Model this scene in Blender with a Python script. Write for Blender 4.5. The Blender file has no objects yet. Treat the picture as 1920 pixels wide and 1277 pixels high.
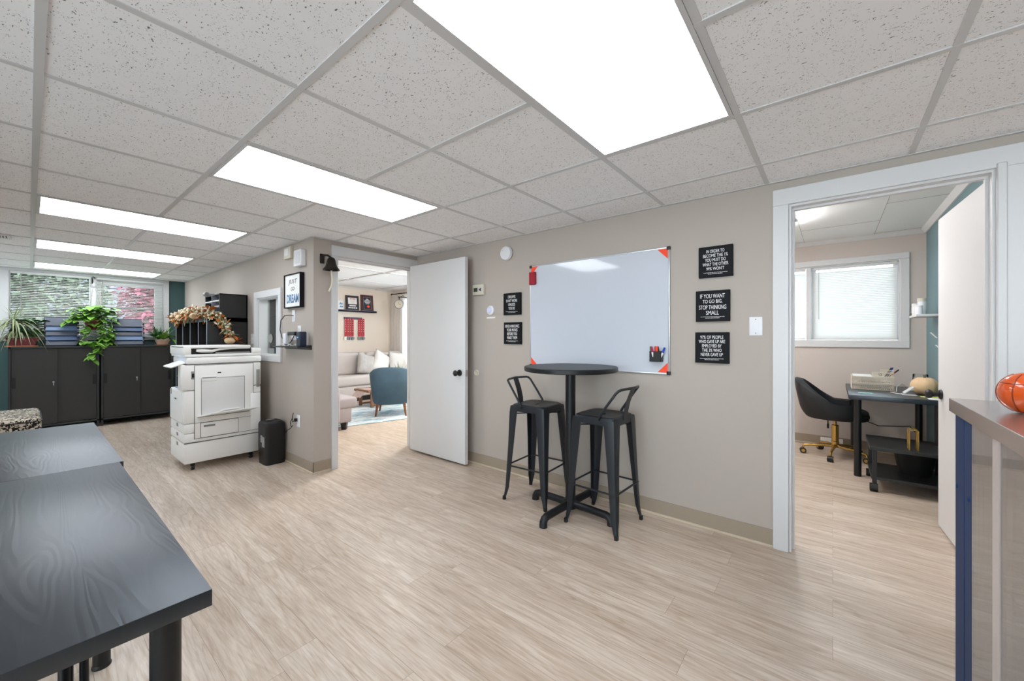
import bpy, bmesh, math, random
from mathutils import Vector, Matrix
PI = math.pi
rnd = random.Random(7)
S = bpy.context.scene
COL = S.collection
# ------------------------------------------------------------------ camera, world, exposure
cam = bpy.data.objects.new('camera', bpy.data.cameras.new('camera'))
COL.objects.link(cam)
cam.location = (0, 0, 1.2564)
cam.rotation_euler = (PI/2, 0, -0.88725)
cam.data.sensor_width = 36.0
cam.data.lens = 738.22/1920*36
cam.data.shift_y = -6.6/1920
cam.data.clip_start = 0.02
S.camera = cam
w = bpy.data.worlds.new('world'); S.world = w; w.use_nodes = True
bg = w.node_tree.nodes['Background']
bg.inputs[0].default_value = (0.85, 0.925, 1.0, 1); bg.inputs[1].default_value = 5.6
S.view_settings.view_transform = 'Standard'; S.view_settings.look = 'None'
S.view_settings.gamma = 1.0; S.view_settings.use_curve_mapping = False
S.view_settings.exposure = 0.68
S.cycles.max_bounces = 16; S.cycles.diffuse_bounces = 10; S.cycles.transparent_max_bounces = 16
LAMP = 4.6          # emission of the ceiling light diffusers
sun = bpy.data.objects.new('sun', bpy.data.lights.new('sun', 'SUN')); COL.objects.link(sun)
sun.data.energy = 3.0; sun.data.angle = 0.05; sun.data.color = (1, .95, .88)
sun.rotation_euler = (math.radians(35), 0, math.radians(-200))

# ------------------------------------------------------------------ materials
def lin(c):
    if isinstance(c, str):
        c = [int(c[i:i+2], 16)/255 for i in (0, 2, 4)]
        c = [x/12.92 if x <= .04045 else ((x+.055)/1.055)**2.4 for x in c]
    return (c[0], c[1], c[2], 1)
MATS = {}
def mat(name, col, rough=.5, metal=0, bump=0, bscale=60, var=0, vscale=8, trans=0, emit=None, estr=1, spec=None, alpha=None, coat=0):
    if name in MATS: return MATS[name]
    m = bpy.data.materials.new(name); m.use_nodes = True
    nt = m.node_tree; N = nt.nodes; L = nt.links
    p = N['Principled BSDF']
    p.inputs['Base Color'].default_value = lin(col)
    p.inputs['Roughness'].default_value = rough
    p.inputs['Metallic'].default_value = metal
    if trans: p.inputs['Transmission Weight'].default_value = trans
    if spec is not None: p.inputs['Specular IOR Level'].default_value = spec
    if coat: p.inputs['Coat Weight'].default_value = coat
    if emit: p.inputs['Emission Color'].default_value = lin(emit); p.inputs['Emission Strength'].default_value = estr
    tc = N.new('ShaderNodeTexCoord')
    if var or bump:
        nz = N.new('ShaderNodeTexNoise'); nz.inputs['Scale'].default_value = vscale if var else bscale
        nz.inputs['Detail'].default_value = 4
        L.new(tc.outputs['Object'], nz.inputs['Vector'])
        if var:
            mx = N.new('ShaderNodeMix'); mx.data_type = 'RGBA'
            c = lin(col)
            mx.inputs[6].default_value = tuple(x*(1-var) for x in c[:3])+(1,)
            mx.inputs[7].default_value = tuple(min(1, x*(1+var)) for x in c[:3])+(1,)
            L.new(nz.outputs['Fac'], mx.inputs[0]); L.new(mx.outputs[2], p.inputs['Base Color'])
        if bump:
            n2 = N.new('ShaderNodeTexNoise'); n2.inputs['Scale'].default_value = bscale; n2.inputs['Detail'].default_value = 3
            L.new(tc.outputs['Object'], n2.inputs['Vector'])
            b = N.new('ShaderNodeBump'); b.inputs['Strength'].default_value = bump; b.inputs['Distance'].default_value = .002
            L.new(n2.outputs['Fac'], b.inputs['Height']); L.new(b.outputs['Normal'], p.inputs['Normal'])
    MATS[name] = m
    return m
def nodes(m):
    return m.node_tree.nodes, m.node_tree.links, m.node_tree.nodes['Principled BSDF']
def ramp(N, stops, interp='LINEAR'):
    r = N.new('ShaderNodeValToRGB'); r.color_ramp.interpolation = interp
    e = r.color_ramp.elements
    while len(e) < len(stops): e.new(.5)
    for k, (pos, c) in enumerate(stops):
        e[k].position = pos; e[k].color = lin(c)
    return r
def mapping(N, L, scale=(1, 1, 1), rot=(0, 0, 0), loc=(0, 0, 0)):
    tc = N.new('ShaderNodeTexCoord'); mp = N.new('ShaderNodeMapping')
    mp.inputs['Scale'].default_value = scale; mp.inputs['Rotation'].default_value = rot; mp.inputs['Location'].default_value = loc
    L.new(tc.outputs['Object'], mp.inputs['Vector']); return mp
def mixc(N, L, mode, a, b, f=1.0):
    mx = N.new('ShaderNodeMix'); mx.data_type = 'RGBA'; mx.blend_type = mode
    if hasattr(f, 'node'): L.new(f, mx.inputs[0])
    else: mx.inputs[0].default_value = f
    for i, v in ((6, a), (7, b)):
        if hasattr(v, 'node'): L.new(v, mx.inputs[i])
        else: mx.inputs[i].default_value = lin(v)
    return mx.outputs[2]
def m_floor():
    m = mat('vinyl plank', 'CFC0B2', .30)
    N, L, p = nodes(m)
    mp = mapping(N, L, rot=(0, 0, PI/2))
    br = N.new('ShaderNodeTexBrick'); L.new(mp.outputs[0], br.inputs['Vector'])
    br.inputs['Scale'].default_value = 1; br.inputs['Brick Width'].default_value = 1.22; br.inputs['Row Height'].default_value = .152
    br.inputs['Mortar Size'].default_value = .0007; br.inputs['Mortar Smooth'].default_value = .3; br.offset = .37; br.offset_frequency = 2; br.squash = 1.31; br.squash_frequency = 3
    br.inputs['Color1'].default_value = (.35, .35, .35, 1); br.inputs['Color2'].default_value = (.65, .65, .65, 1); br.inputs['Mortar'].default_value = (0, 0, 0, 1)
    br.inputs['Bias'].default_value = 0
    # grain stretched along the planks, shifted per plank
    tc = N.new('ShaderNodeTexCoord')
    sc = N.new('ShaderNodeVectorMath'); sc.operation = 'SCALE'; sc.inputs['Scale'].default_value = 37
    L.new(br.outputs['Color'], sc.inputs[0])
    ad = N.new('ShaderNodeVectorMath'); ad.operation = 'ADD'
    L.new(tc.outputs['Object'], ad.inputs[0]); L.new(sc.outputs[0], ad.inputs[1])
    def stretched(sx, sy, scale, detail=4, dist=0.0):
        q = N.new('ShaderNodeMapping'); q.inputs['Scale'].default_value = (sx, sy, 1); L.new(ad.outputs[0], q.inputs['Vector'])
        n = N.new('ShaderNodeTexNoise'); n.inputs['Scale'].default_value = scale; n.inputs['Detail'].default_value = detail
        n.inputs['Distortion'].default_value = dist; L.new(q.outputs[0], n.inputs['Vector']); return n.outputs['Fac']
    g1 = stretched(20, 1.8, 1.0, 6, .8); g2 = stretched(110, 9, 1.0, 4, .5)
    # cathedral rings
    q = N.new('ShaderNodeMapping'); q.inputs['Scale'].default_value = (7, .55, 1); L.new(ad.outputs[0], q.inputs['Vector'])
    wv = N.new('ShaderNodeTexNoise'); wv.inputs['Scale'].default_value = 1.0; wv.inputs['Detail'].default_value = 1; L.new(q.outputs[0], wv.inputs['Vector'])
    mu = N.new('ShaderNodeMath'); mu.operation = 'MULTIPLY'; mu.inputs[1].default_value = 34; L.new(wv.outputs['Fac'], mu.inputs[0])
    fr = N.new('ShaderNodeMath'); fr.operation = 'PINGPONG'; fr.inputs[1].default_value = 1; L.new(mu.outputs[0], fr.inputs[0])
    r1 = ramp(N, [(.3, 'BFAF9F'), (.68, 'DCCFC2')]); L.new(g1, r1.inputs[0])
    r2 = ramp(N, [(.35, 'E6DED6'), (.60, 'FFFFFF')]); L.new(g2, r2.inputs[0])
    r3 = ramp(N, [(.0, 'E3D8CC'), (.35, 'FFFFFF')]); L.new(fr.outputs[0], r3.inputs[0])
    c = mixc(N, L, 'MULTIPLY', r1.outputs[0], r2.outputs[0], .8)
    c = mixc(N, L, 'MULTIPLY', c, r3.outputs[0], .55)
    r4 = ramp(N, [(0, '9C8776'), (.02, 'F0ECE8'), (.35, 'F2EEEA'), (.65, 'FFFFFF')]); L.new(br.outputs['Color'], r4.inputs[0])
    c = mixc(N, L, 'MULTIPLY', c, r4.outputs[0], 1)
    L.new(c, p.inputs['Base Color'])
    b = N.new('ShaderNodeBump'); b.inputs['Strength'].default_value = .25; b.inputs['Distance'].default_value = .001
    L.new(g2, b.inputs['Height']); L.new(b.outputs[0], p.inputs['Normal'])
    rr = N.new('ShaderNodeMapRange'); rr.inputs[3].default_value = .26; rr.inputs[4].default_value = .44; L.new(g1, rr.inputs[0]); L.new(rr.outputs[0], p.inputs['Roughness'])
    return m
def m_tile():
    m = mat('mineral tile', 'C9C8C6', .9)
    N, L, p = nodes(m)
    def specks(scale, thr, st, seed):
        mp = mapping(N, L, scale=(1, st, 1), loc=(seed, seed, 0)); dn = N.new('ShaderNodeTexNoise'); dn.inputs['Scale'].default_value = 60
        L.new(mp.outputs[0], dn.inputs['Vector'])
        a = mixc(N, L, 'LINEAR_LIGHT', mp.outputs[0], dn.outputs['Color'], .012)
        v = N.new('ShaderNodeTexVoronoi'); v.inputs['Scale'].default_value = scale; L.new(a, v.inputs['Vector'])
        r = ramp(N, [(thr, '000000'), (thr+.10, 'FFFFFF')]); L.new(v.outputs['Distance'], r.inputs[0]); return r.outputs[0]
    s1 = specks(95, .10, .5, 0); s2 = specks(130, .14, 1.7, 3.1)
    n = N.new('ShaderNodeTexNoise'); n.inputs['Scale'].default_value = 18; mp = mapping(N, L); L.new(mp.outputs[0], n.inputs['Vector'])
    rn = ramp(N, [(.42, '000000'), (.56, 'FFFFFF')]); L.new(n.outputs['Fac'], rn.inputs[0])
    s = mixc(N, L, 'MULTIPLY', s1, mixc(N, L, 'LIGHTEN', s2, rn.outputs[0]), 1)
    c = mixc(N, L, 'MIX', '6C6A69', 'F0F0F2', s)
    L.new(c, p.inputs['Base Color'])
    return m
def m_blackwood():
    m = mat('black brown tabletop', '24262C', .40)
    N, L, p = nodes(m)
    mp = mapping(N, L, scale=(9, .8, 1)); n = N.new('ShaderNodeTexNoise'); n.inputs['Scale'].default_value = 1.3; n.inputs['Detail'].default_value = 2; n.inputs['Distortion'].default_value = .4
    L.new(mp.outputs[0], n.inputs['Vector'])
    mu = N.new('ShaderNodeMath'); mu.operation = 'MULTIPLY'; mu.inputs[1].default_value = 26; L.new(n.outputs['Fac'], mu.inputs[0])
    pp = N.new('ShaderNodeMath'); pp.operation = 'PINGPONG'; pp.inputs[1].default_value = 1; L.new(mu.outputs[0], pp.inputs[0])
    r = ramp(N, [(0, '17191E'), (.25, '0F1115'), (1, '0D0E12')]); L.new(pp.outputs[0], r.inputs[0]); L.new(r.outputs[0], p.inputs['Base Color'])
    b = N.new('ShaderNodeBump'); b.inputs['Strength'].default_value = .5; b.inputs['Distance'].default_value = .0005; L.new(pp.outputs[0], b.inputs['Height']); L.new(b.outputs[0], p.inputs['Normal'])
    p.inputs['Specular IOR Level'].default_value = 1.0; p.inputs['Coat Weight'].default_value = .35; p.inputs['Specular Tint'].default_value = (.78, .88, 1, 1); p.inputs['Coat Roughness'].default_value = .30; p.inputs['Coat Tint'].default_value = (.9, .95, 1, 1)
    return m
def m_rug():
    m = mat('rug pile', 'AEB9C0', .95)
    N, L, p = nodes(m)
    mp = mapping(N, L, scale=(1, 3, 1)); n = N.new('ShaderNodeTexNoise'); n.inputs['Scale'].default_value = 2.6; n.inputs['Detail'].default_value = 8; n.inputs['Roughness'].default_value = .7
    L.new(mp.outputs[0], n.inputs['Vector'])
    r = ramp(N, [(.36, '6F93A8'), (.46, 'A9C0CB'), (.53, 'DCE2E4'), (.62, 'B9BDC4')]); L.new(n.outputs['Fac'], r.inputs[0]); L.new(r.outputs[0], p.inputs['Base Color'])
    return m
def m_damask():
    m = mat('patterned upholstery', 'C9BDAA', .9)
    N, L, p = nodes(m)
    mp = mapping(N, L); n = N.new('ShaderNodeTexNoise'); n.inputs['Scale'].default_value = 27; n.inputs['Detail'].default_value = 2; n.inputs['Distortion'].default_value = 2.2
    L.new(mp.outputs[0], n.inputs['Vector'])
    r = ramp(N, [(.44, '15120F'), (.49, '2A241E'), (.52, 'C9BDAA'), (.7, 'D8CFC0')]); L.new(n.outputs['Fac'], r.inputs[0]); L.new(r.outputs[0], p.inputs['Base Color'])
    return m
def m_cloth(name, col, tr=.5):
    m = bpy.data.materials.new(name); m.use_nodes = True; N = m.node_tree.nodes; L = m.node_tree.links
    N.remove(N['Principled BSDF']); o = [x for x in N if x.type == 'OUTPUT_MATERIAL'][0]
    d = N.new('ShaderNodeBsdfDiffuse'); t = N.new('ShaderNodeBsdfTranslucent'); mx = N.new('ShaderNodeMixShader')
    d.inputs[0].default_value = lin(col); t.inputs[0].default_value = lin(col); mx.inputs[0].default_value = tr
    L.new(d.outputs[0], mx.inputs[1]); L.new(t.outputs[0], mx.inputs[2]); L.new(mx.outputs[0], o.inputs[0])
    MATS[name] = m; return m
def m_glass(name, tint='FFFFFF', ior=1.5, rough=.0, white_mix=0):
    m = bpy.data.materials.new(name); m.use_nodes = True; N = m.node_tree.nodes; L = m.node_tree.links
    N.remove(N['Principled BSDF']); o = [x for x in N if x.type == 'OUTPUT_MATERIAL'][0]
    t = N.new('ShaderNodeBsdfTransparent'); g = N.new('ShaderNodeBsdfGlossy'); f = N.new('ShaderNodeFresnel'); mx = N.new('ShaderNodeMixShader')
    t.inputs[0].default_value = lin(tint); g.inputs['Roughness'].default_value = rough; f.inputs[0].default_value = ior
    L.new(f.outputs[0], mx.inputs[0]); L.new(t.outputs[0], mx.inputs[1]); L.new(g.outputs[0], mx.inputs[2]); L.new(mx.outputs[0], o.inputs[0])
    if white_mix:        # white diffuse mixed in to brighten the glass, in place of reflected light
        d = N.new('ShaderNodeBsdfDiffuse'); d.inputs[0].default_value = lin('F4ECEA'); m2 = N.new('ShaderNodeMixShader'); m2.inputs[0].default_value = white_mix
        L.new(mx.outputs[0], m2.inputs[1]); L.new(d.outputs[0], m2.inputs[2]); L.new(m2.outputs[0], o.inputs[0])
    MATS[name] = m; return m
M = {}
M['floor'] = m_floor(); M['tile'] = m_tile(); M['top'] = m_blackwood(); M['rug'] = m_rug(); M['damask'] = m_damask()
M['wall'] = mat('taupe paint', 'B4AAA1', .75, bump=.15, bscale=150, var=.02, vscale=2)
M['wall_off'] = mat('office paint', 'CDC2BB', .75, bump=.15, bscale=150)
M['wall_liv'] = mat('cream paint', 'E6DDD3', .8, bump=.1, bscale=150)
M['teal'] = mat('dark teal paint', '3F5B5C', .6, bump=.1, bscale=150)
M['bluegrey'] = mat('teal grey paint', '6F8C92', .6, bump=.1, bscale=150)
M['base'] = mat('vinyl baseboard', '9D8F7E', .55, var=.03)
M['shoe'] = mat('shoe moulding', 'CDBDA8', .5, var=.03)
M['white'] = mat('white trim paint', 'D5D5D6', .45, var=.01, vscale=3)
M['door'] = mat('white door paint', 'D6D6D7', .5, var=.01, vscale=3)
M['tee'] = mat('ceiling grid metal', 'C9C9CA', .3, var=.01)
M['plainceil'] = mat('white ceiling board', 'E8E8E8', .8, var=.01)
M['lens'] = mat('lamp diffuser', 'F4F4F4', .5, emit='F2F8FF', estr=LAMP, var=.01)
M['black'] = mat('black metal', '14161A', .42, var=.06, vscale=20, spec=.4)
M['stool'] = mat('charcoal stool metal', '1B1F25', .4, var=.06, vscale=20, spec=.45)
M['blackp'] = mat('black plastic', '0F1011', .45, var=.05)
M['cab'] = mat('charcoal cabinet steel', '302F2E', .5, var=.04, vscale=5)
M['cabf'] = mat('dark cabinet frame', '2B2E2F', .45, var=.04)
M['blackboard'] = mat('black brown veneer', '232323', .45, var=.08, vscale=12)
M['edge'] = mat('light edge strip', '8E94A2', .4, var=.03)
M['print'] = mat('printer plastic', 'F3F2EF', .45, var=.012)
M['print2'] = mat('printer plastic light', 'F7F7F5', .4, var=.012)
M['seam'] = mat('printer seam', '6A6A68', .6, var=.02)
M['greyp'] = mat('grey plastic', '8D8D8B', .5, var=.03)
M['silver'] = mat('silver metal', 'B9BBBE', .3, .9, var=.03)
M['chrome'] = mat('aluminium frame', 'C6C9CD', .3, .7, var=.02)
M['gold'] = mat('brass gold', 'C9A35B', .25, .9, var=.05)
M['brassold'] = mat('aged cream brass hinge', 'B9AE7E', .5, .2, var=.2, vscale=60)
M['board'] = mat('dry erase surface', 'CBD0DA', .09, var=.005, vscale=2, coat=.5)
M['orange'] = mat('orange magnet', 'FF4A22', .5, var=.02)
M['red'] = mat('red felt', '9E2030', .8, var=.05)
M['signblack'] = mat('sign black face', '101014', .6, var=.04, vscale=30, spec=.2)
M['txt'] = mat('sign white ink', 'F0F0F2', .6, var=.01)
M['plate'] = mat('white plastic plate', 'E4E4E8', .35, var=.01)
M['cream'] = mat('cream plastic', 'CFC9B8', .5, var=.02)
M['steel'] = mat('brushed steel counter', 'A49B97', .22, .75, var=.03)
M['blue'] = mat('navy blue metal', '0B3260', .6, 0, var=.15, vscale=6, spec=.25)
M['ceramic'] = mat('orange glazed ceramic', 'D2541C', .12, var=.08, vscale=10, coat=.6)
M['ceramicd'] = mat('dark orange groove', '8A3410', .3, var=.05)
M['vinylbag'] = m_glass('clear plastic bag', 'F2F4FA', 1.6, .08)
M['glass'] = m_glass('window glass', 'F6FAFA', 1.45)
M['caseglass'] = m_glass('display case glass', 'F2EEEC', 3.0, .01, .15)
M['blind'] = m_cloth('blind slat', 'F0F0EE', .5); M['wblind'] = m_cloth('closed blind slat', 'DCDCDA', .13)
M['curtain'] = m_cloth('curtain cloth', 'F4F3F2', .6)
M['sofa'] = mat('pale grey linen', 'C3BCB9', .95, bump=.4, bscale=300, var=.05)
M['sofa2'] = mat('grey tweed', 'A7A0A3', .95, bump=.5, bscale=300, var=.08)
M['pillow'] = mat('off white pillow', 'DEDCDA', .95, bump=.3, bscale=200, var=.05)
M['pillowg'] = mat('mottled grey pillow', 'AFABA8', .95, bump=.5, bscale=60, var=.25, vscale=12)
M['velvet'] = mat('blue velvet', '3F5A6C', .75, var=.25, vscale=7)
M['bvelvet'] = mat('black velvet', '111418', .6, var=.15, vscale=7)
M['wood'] = mat('walnut leg', '7C4A2C', .45, var=.15, vscale=20)
M['woodl'] = mat('coffee table wood', '8C6248', .5, var=.15, vscale=14)
M['leafg'] = mat('bright green leaf', '6FA23A', .5, var=.3, vscale=14)
M['leafd'] = mat('dark green leaf', '2F5A34', .5, var=.3, vscale=14)
M['leafs'] = mat('striped pale leaf', '9AA378', .55, var=.3, vscale=25)
M['stem'] = mat('plant stem', '6B5B3A', .7, var=.1)
M['terra'] = mat('terracotta', 'B5714D', .8, var=.1)
M['maroon'] = mat('maroon pot plastic', '6E1F28', .4, var=.05)
M['pale'] = mat('pale clay', 'C9AE98', .8, var=.1)
M['bluef'] = mat('blue folder', '42597F', .5, var=.05)
M['bluel'] = mat('light blue folder', '6F88AE', .5, var=.05)
M['slate'] = mat('slate folder', '4D5464', .5, var=.05)
M['paper'] = mat('white paper', 'EEEEEC', .8, var=.01)
M['mesh'] = mat('cream wire mesh', 'D6CFC0', .5, var=.03)
M['pump'] = mat('pale peach pumpkin', 'DDBC93', .6, var=.12, vscale=10)
M['flowc'] = mat('cream flower', 'EADFC6', .8, var=.08)
M['flowo'] = mat('rust orange leaf', 'C0702F', .7, var=.25, vscale=20)
M['flowg'] = mat('sage leaf', 'B4BC96', .8, var=.2, vscale=20)
M['rib'] = mat('red ribbon', 'B4142B', .6, var=.1, vscale=40)
M['medal'] = mat('pewter medal', '9C9EA0', .35, .7, var=.1)
M['navy'] = mat('navy plaque', '1E2438', .4, var=.05)
M['burg'] = mat('burgundy wood frame', '5E2A22', .4, var=.1)
M['dframe'] = mat('dark brown frame', '241A18', .4, var=.1)
M['skyb'] = mat('sky blue ink', '5E9FD0', .6, var=.02)
M['inkb'] = mat('steel blue ink', '5E86AC', .6, var=.02)
M['inkg'] = mat('grey ink', '4A4A4A', .6, var=.02)
M['inkr'] = mat('red ink', 'C03A3A', .6, var=.02)
M['bronze'] = mat('dark cast iron bell', '2C2723', .45, .5, var=.1)
M['rope'] = mat('cotton rope', 'D9D0BC', .9, bump=.6, bscale=200, var=.05)
M['cordw'] = mat('white cable', 'D8D8D6', .5, var=.02)
M['teall'] = mat('aqua label', '8CC4C0', .5, var=.02)
M['greenm'] = mat('green marker', '137548', .4, var=.02); M['pinkm'] = mat('magenta marker', 'B0185A', .4, var=.02)
M['redm'] = mat('red marker', 'C92222', .4, var=.02); M['bluem'] = mat('blue marker', '1A46B8', .4, var=.02)
M['ledb'] = mat('blue led', '3A7BFF', .3, emit='3A8BFF', estr=3, var=.01)
M['whitem'] = mat('white marker barrel', 'EDEDED', .4, var=.01)
M['lime'] = mat('lime sticky note', 'C9D968', .7, var=.02)
M['patt'] = mat('floral cloth', 'DCC9C4', .9, var=.3, vscale=40)
M['fgreen'] = mat('outdoor green foliage', '59654F', .8, var=.6, vscale=4)
M['fred'] = mat('outdoor red foliage', '964E60', .8, var=.6, vscale=4)
M['grass'] = mat('pale paving', 'B9B8B0', .95, var=.3, vscale=3)
M['bark'] = mat('tree bark', '5A4B3D', .9, var=.2)
M['siding'] = mat('neighbour siding', '5F636C', .7, var=.05)

# ------------------------------------------------------------------ mesh helpers
def frame(zdir):
    z = Vector(zdir).normalized(); a = Vector((0, 0, 1)) if abs(z.z) < .95 else Vector((1, 0, 0))
    x = a.cross(z).normalized(); return x, z.cross(x), z
class B:
    def __init__(s): s.bm = bmesh.new(); s.T = Matrix.Identity(4)
    def v(s, p): return s.bm.verts.new(s.T @ Vector(p))
    def box(s, x0, x1, y0, y1, z0, z1, bev=0, seg=2, rot=None):
        n0 = len(s.bm.verts)
        P = [(x0, y0, z0), (x1, y0, z0), (x1, y1, z0), (x0, y1, z0), (x0, y0, z1), (x1, y0, z1), (x1, y1, z1), (x0, y1, z1)]
        if rot is not None:
            c = Vector(((x0+x1)/2, (y0+y1)/2, (z0+z1)/2)); P = [c + rot @ (Vector(q)-c) for q in P]
        V = [s.v(q) for q in P]
        F = [s.bm.faces.new([V[i] for i in f]) for f in ((0, 3, 2, 1), (4, 5, 6, 7), (0, 1, 5, 4), (1, 2, 6, 5), (2, 3, 7, 6), (3, 0, 4, 7))]
        if bev:
            E = list({e for f in F for e in f.edges})
            bmesh.ops.bevel(s.bm, geom=E, offset=bev, segments=seg, affect='EDGES', profile=.5)
        return s
    def ring(s, c, x, y, r, n): return [s.v(Vector(c)+x*(r*math.cos(2*PI*k/n))+y*(r*math.sin(2*PI*k/n))) for k in range(n)]
    def skin(s, rings, cap=True):
        for a, b in zip(rings, rings[1:]):
            n = len(a)
            for k in range(n): s.bm.faces.new((a[k], a[(k+1) % n], b[(k+1) % n], b[k]))
        if cap:
            s.bm.faces.new(rings[0][::-1]); s.bm.faces.new(rings[-1])
        return s
    def cyl(s, p0, p1, r0, r1=None, n=16):
        x, y, z = frame(Vector(p1)-Vector(p0)); r1 = r0 if r1 is None else r1
        return s.skin([s.ring(p0, x, y, r0, n), s.ring(p1, x, y, r1, n)])
    def tube(s, pts, r, n=8, closed=False):
        pts = [Vector(p) for p in pts]; R = r if isinstance(r, (list, tuple)) else [r]*len(pts)
        rings = []; px = None
        for i, p in enumerate(pts):
            a = pts[max(0, i-1)]; b = pts[min(len(pts)-1, i+1)]; z = (b-a).normalized()
            if px is None: px, py, _ = frame(z)
            else:
                px = (px - z*px.dot(z)).normalized(); py = z.cross(px)
            rings.append(s.ring(p, px, py, R[i], n))
        return s.skin(rings)
    def lathe(s, prof, c=(0, 0, 0), n=24, cap=True, axis=(0, 0, 1), sx=1, sy=1):
        x, y, z = frame(axis); c = Vector(c); rings = []
        for r, h in prof:
            rings.append([s.v(c+z*h+x*(sx*r*math.cos(2*PI*k/n))+y*(sy*r*math.sin(2*PI*k/n))) for k in range(n)])
        return s.skin(rings, cap)
    def ell(s, c, r, n=16, m=10, f=None, e=1.0):
        rings = []; c = Vector(c); r = Vector(r) if not isinstance(r, (int, float)) else Vector((r, r, r))
        def pw(t): return math.copysign(abs(t)**e, t)
        for j in range(1, m):
            t = PI*j/m - PI/2
            rings.append([Vector((pw(math.cos(t))*pw(math.cos(2*PI*k/n)), pw(math.cos(t))*pw(math.sin(2*PI*k/n)), pw(math.sin(t)))) for k in range(n)])
        def put(q):
            q2 = f(q) if f else q
            return s.v(c+Vector((q2.x*r.x, q2.y*r.y, q2.z*r.z)))
        R = [[put(q) for q in g] for g in rings]
        bot = put(Vector((0, 0, -1))); top = put(Vector((0, 0, 1)))
        s.skin(R, False)
        for k in range(n):
            s.bm.faces.new((bot, R[0][(k+1) % n], R[0][k])); s.bm.faces.new((R[-1][k], R[-1][(k+1) % n], top))
        return s
    def prism(s, poly, d, axis='y', base=0.0):
        """poly (u,v) extruded by d along axis; axis y: (x,z); axis x: (y,z); axis z: (x,y)"""
        def P(u, v_, t):
            return {'y': (u, t, v_), 'x': (t, u, v_), 'z': (u, v_, t)}[axis]
        a = [s.v(P(u, q, base)) for u, q in poly]; b = [s.v(P(u, q, base+d)) for u, q in poly]
        n = len(a)
        s.bm.faces.new(a[::-1]); s.bm.faces.new(b)
        for k in range(n): s.bm.faces.new((a[k], a[(k+1) % n], b[(k+1) % n], b[k]))
        return s
    def quad(s, *P): s.bm.faces.new([s.v(q) for q in P]); return s
    def leaf(s, p, d, L, W, droop=.3, up=(0, 0, 1), seg=4, fold=.25, heart=False):
        p = Vector(p); d = Vector(d).normalized(); side = d.cross(Vector(up))
        if side.length < .05: side = d.cross(Vector((1, .3, 0)))
        side.normalize(); nrm = side.cross(d).normalized(); pr = None
        for i in range(seg+1):
            t = i/seg
            wd = W*(math.sin(PI*min(1, (t*.85+.15)))**.8) * (1-.15*t) if not heart else W*(math.sin(PI*(t*.8+.2))**.6)
            if i == seg: wd = W*.03
            c = p + d*(L*t) + Vector((0, 0, -1))*(droop*L*t*t)
            cur = (s.v(c - side*wd/2 + nrm*fold*wd/2), s.v(c), s.v(c + side*wd/2 + nrm*fold*wd/2))
            if pr:
                s.bm.faces.new((pr[0], pr[1], cur[1], cur[0])); s.bm.faces.new((pr[1], pr[2], cur[2], cur[1]))
            pr = cur
        return s
    def build(s, name, m, parent=None, smooth=True, ang=38, loc=None):
        bmesh.ops.recalc_face_normals(s.bm, faces=s.bm.faces)
        if smooth:
            for f in s.bm.faces: f.smooth = True
            for e in s.bm.edges:
                if len(e.link_faces) == 2 and e.calc_face_angle(0) > math.radians(ang): e.smooth = False
        me = bpy.data.meshes.new(name)
        if loc is not None and parent is None: bmesh.ops.translate(s.bm, verts=s.bm.verts, vec=-Vector(loc))
        s.bm.to_mesh(me); s.bm.free()
        me.materials.append(M[m] if isinstance(m, str) else m)
        o = bpy.data.objects.new(name, me); COL.objects.link(o)
        if loc is not None: o.location = loc
        if parent is not None: o.parent = parent
        return o
def tag(o, label=None, cat=None, group=None, kind=None):
    if label: o['label'] = label
    if cat: o['category'] = cat
    if group: o['group'] = group
    if kind: o['kind'] = kind
    return o
def thing(name, label, cat, loc=(0, 0, 0), rz=0, group=None):
    o = bpy.data.objects.new(name, None); COL.objects.link(o); o.empty_display_size = .05
    o.location = loc; o.rotation_euler = (0, 0, rz); return tag(o, label, cat, group)
def struct(name, b, m, parent=None, **k):
    o = b.build(name, m, parent, **k)
    if parent is None: o['kind'] = 'structure'
    return o
def copy_tree(o, parent=None):
    c = o.copy(); COL.objects.link(c)
    if parent is not None: c.parent = parent
    for ch in list(o.children): copy_tree(ch, c)
    return c
RX = Matrix(((0, 0, -1), (-1, 0, 0), (0, 1, 0)))        # text on a wall facing -X
RY = Matrix(((1, 0, 0), (0, 0, -1), (0, 1, 0)))         # text on a wall facing -Y
def text(s, size, m, parent, loc, R=RX, name='lettering', sx=1.0, ls=1.0, bold=.0, align='CENTER', shear=0, fit=None, depth=.0004):
    cu = bpy.data.curves.new('t', 'FONT'); cu.body = s; cu.size = size; cu.align_x = align; cu.align_y = 'CENTER'
    cu.space_line = ls; cu.offset = bold; cu.extrude = depth; cu.shear = shear; cu.resolution_u = 3
    t = bpy.data.objects.new('t', cu); COL.objects.link(t)
    dg = bpy.context.evaluated_depsgraph_get(); dg.update()
    me = bpy.data.meshes.new_from_object(t.evaluated_get(dg)); bpy.data.objects.remove(t)
    xs = [v.co.x for v in me.vertices]; ys = [v.co.y for v in me.vertices]
    if fit:
        k = fit[0]/(max(xs)-min(xs)); ky = fit[1]/(max(ys)-min(ys)) if len(fit) > 1 else 1
        cy = (max(ys)+min(ys))/2
    else: k, ky, cy = sx, 1, 0
    cx = (max(xs)+min(xs))/2 if align == 'CENTER' else 0
    A = R.to_4x4()
    for v in me.vertices: v.co = A @ Vector(((v.co.x-cx)*k, (v.co.y-cy)*ky, v.co.z))
    me.materials.clear(); me.materials.append(M[m])
    o = bpy.data.objects.new(name, me); COL.objects.link(o); o.parent = parent; o.location = loc
    return o
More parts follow.
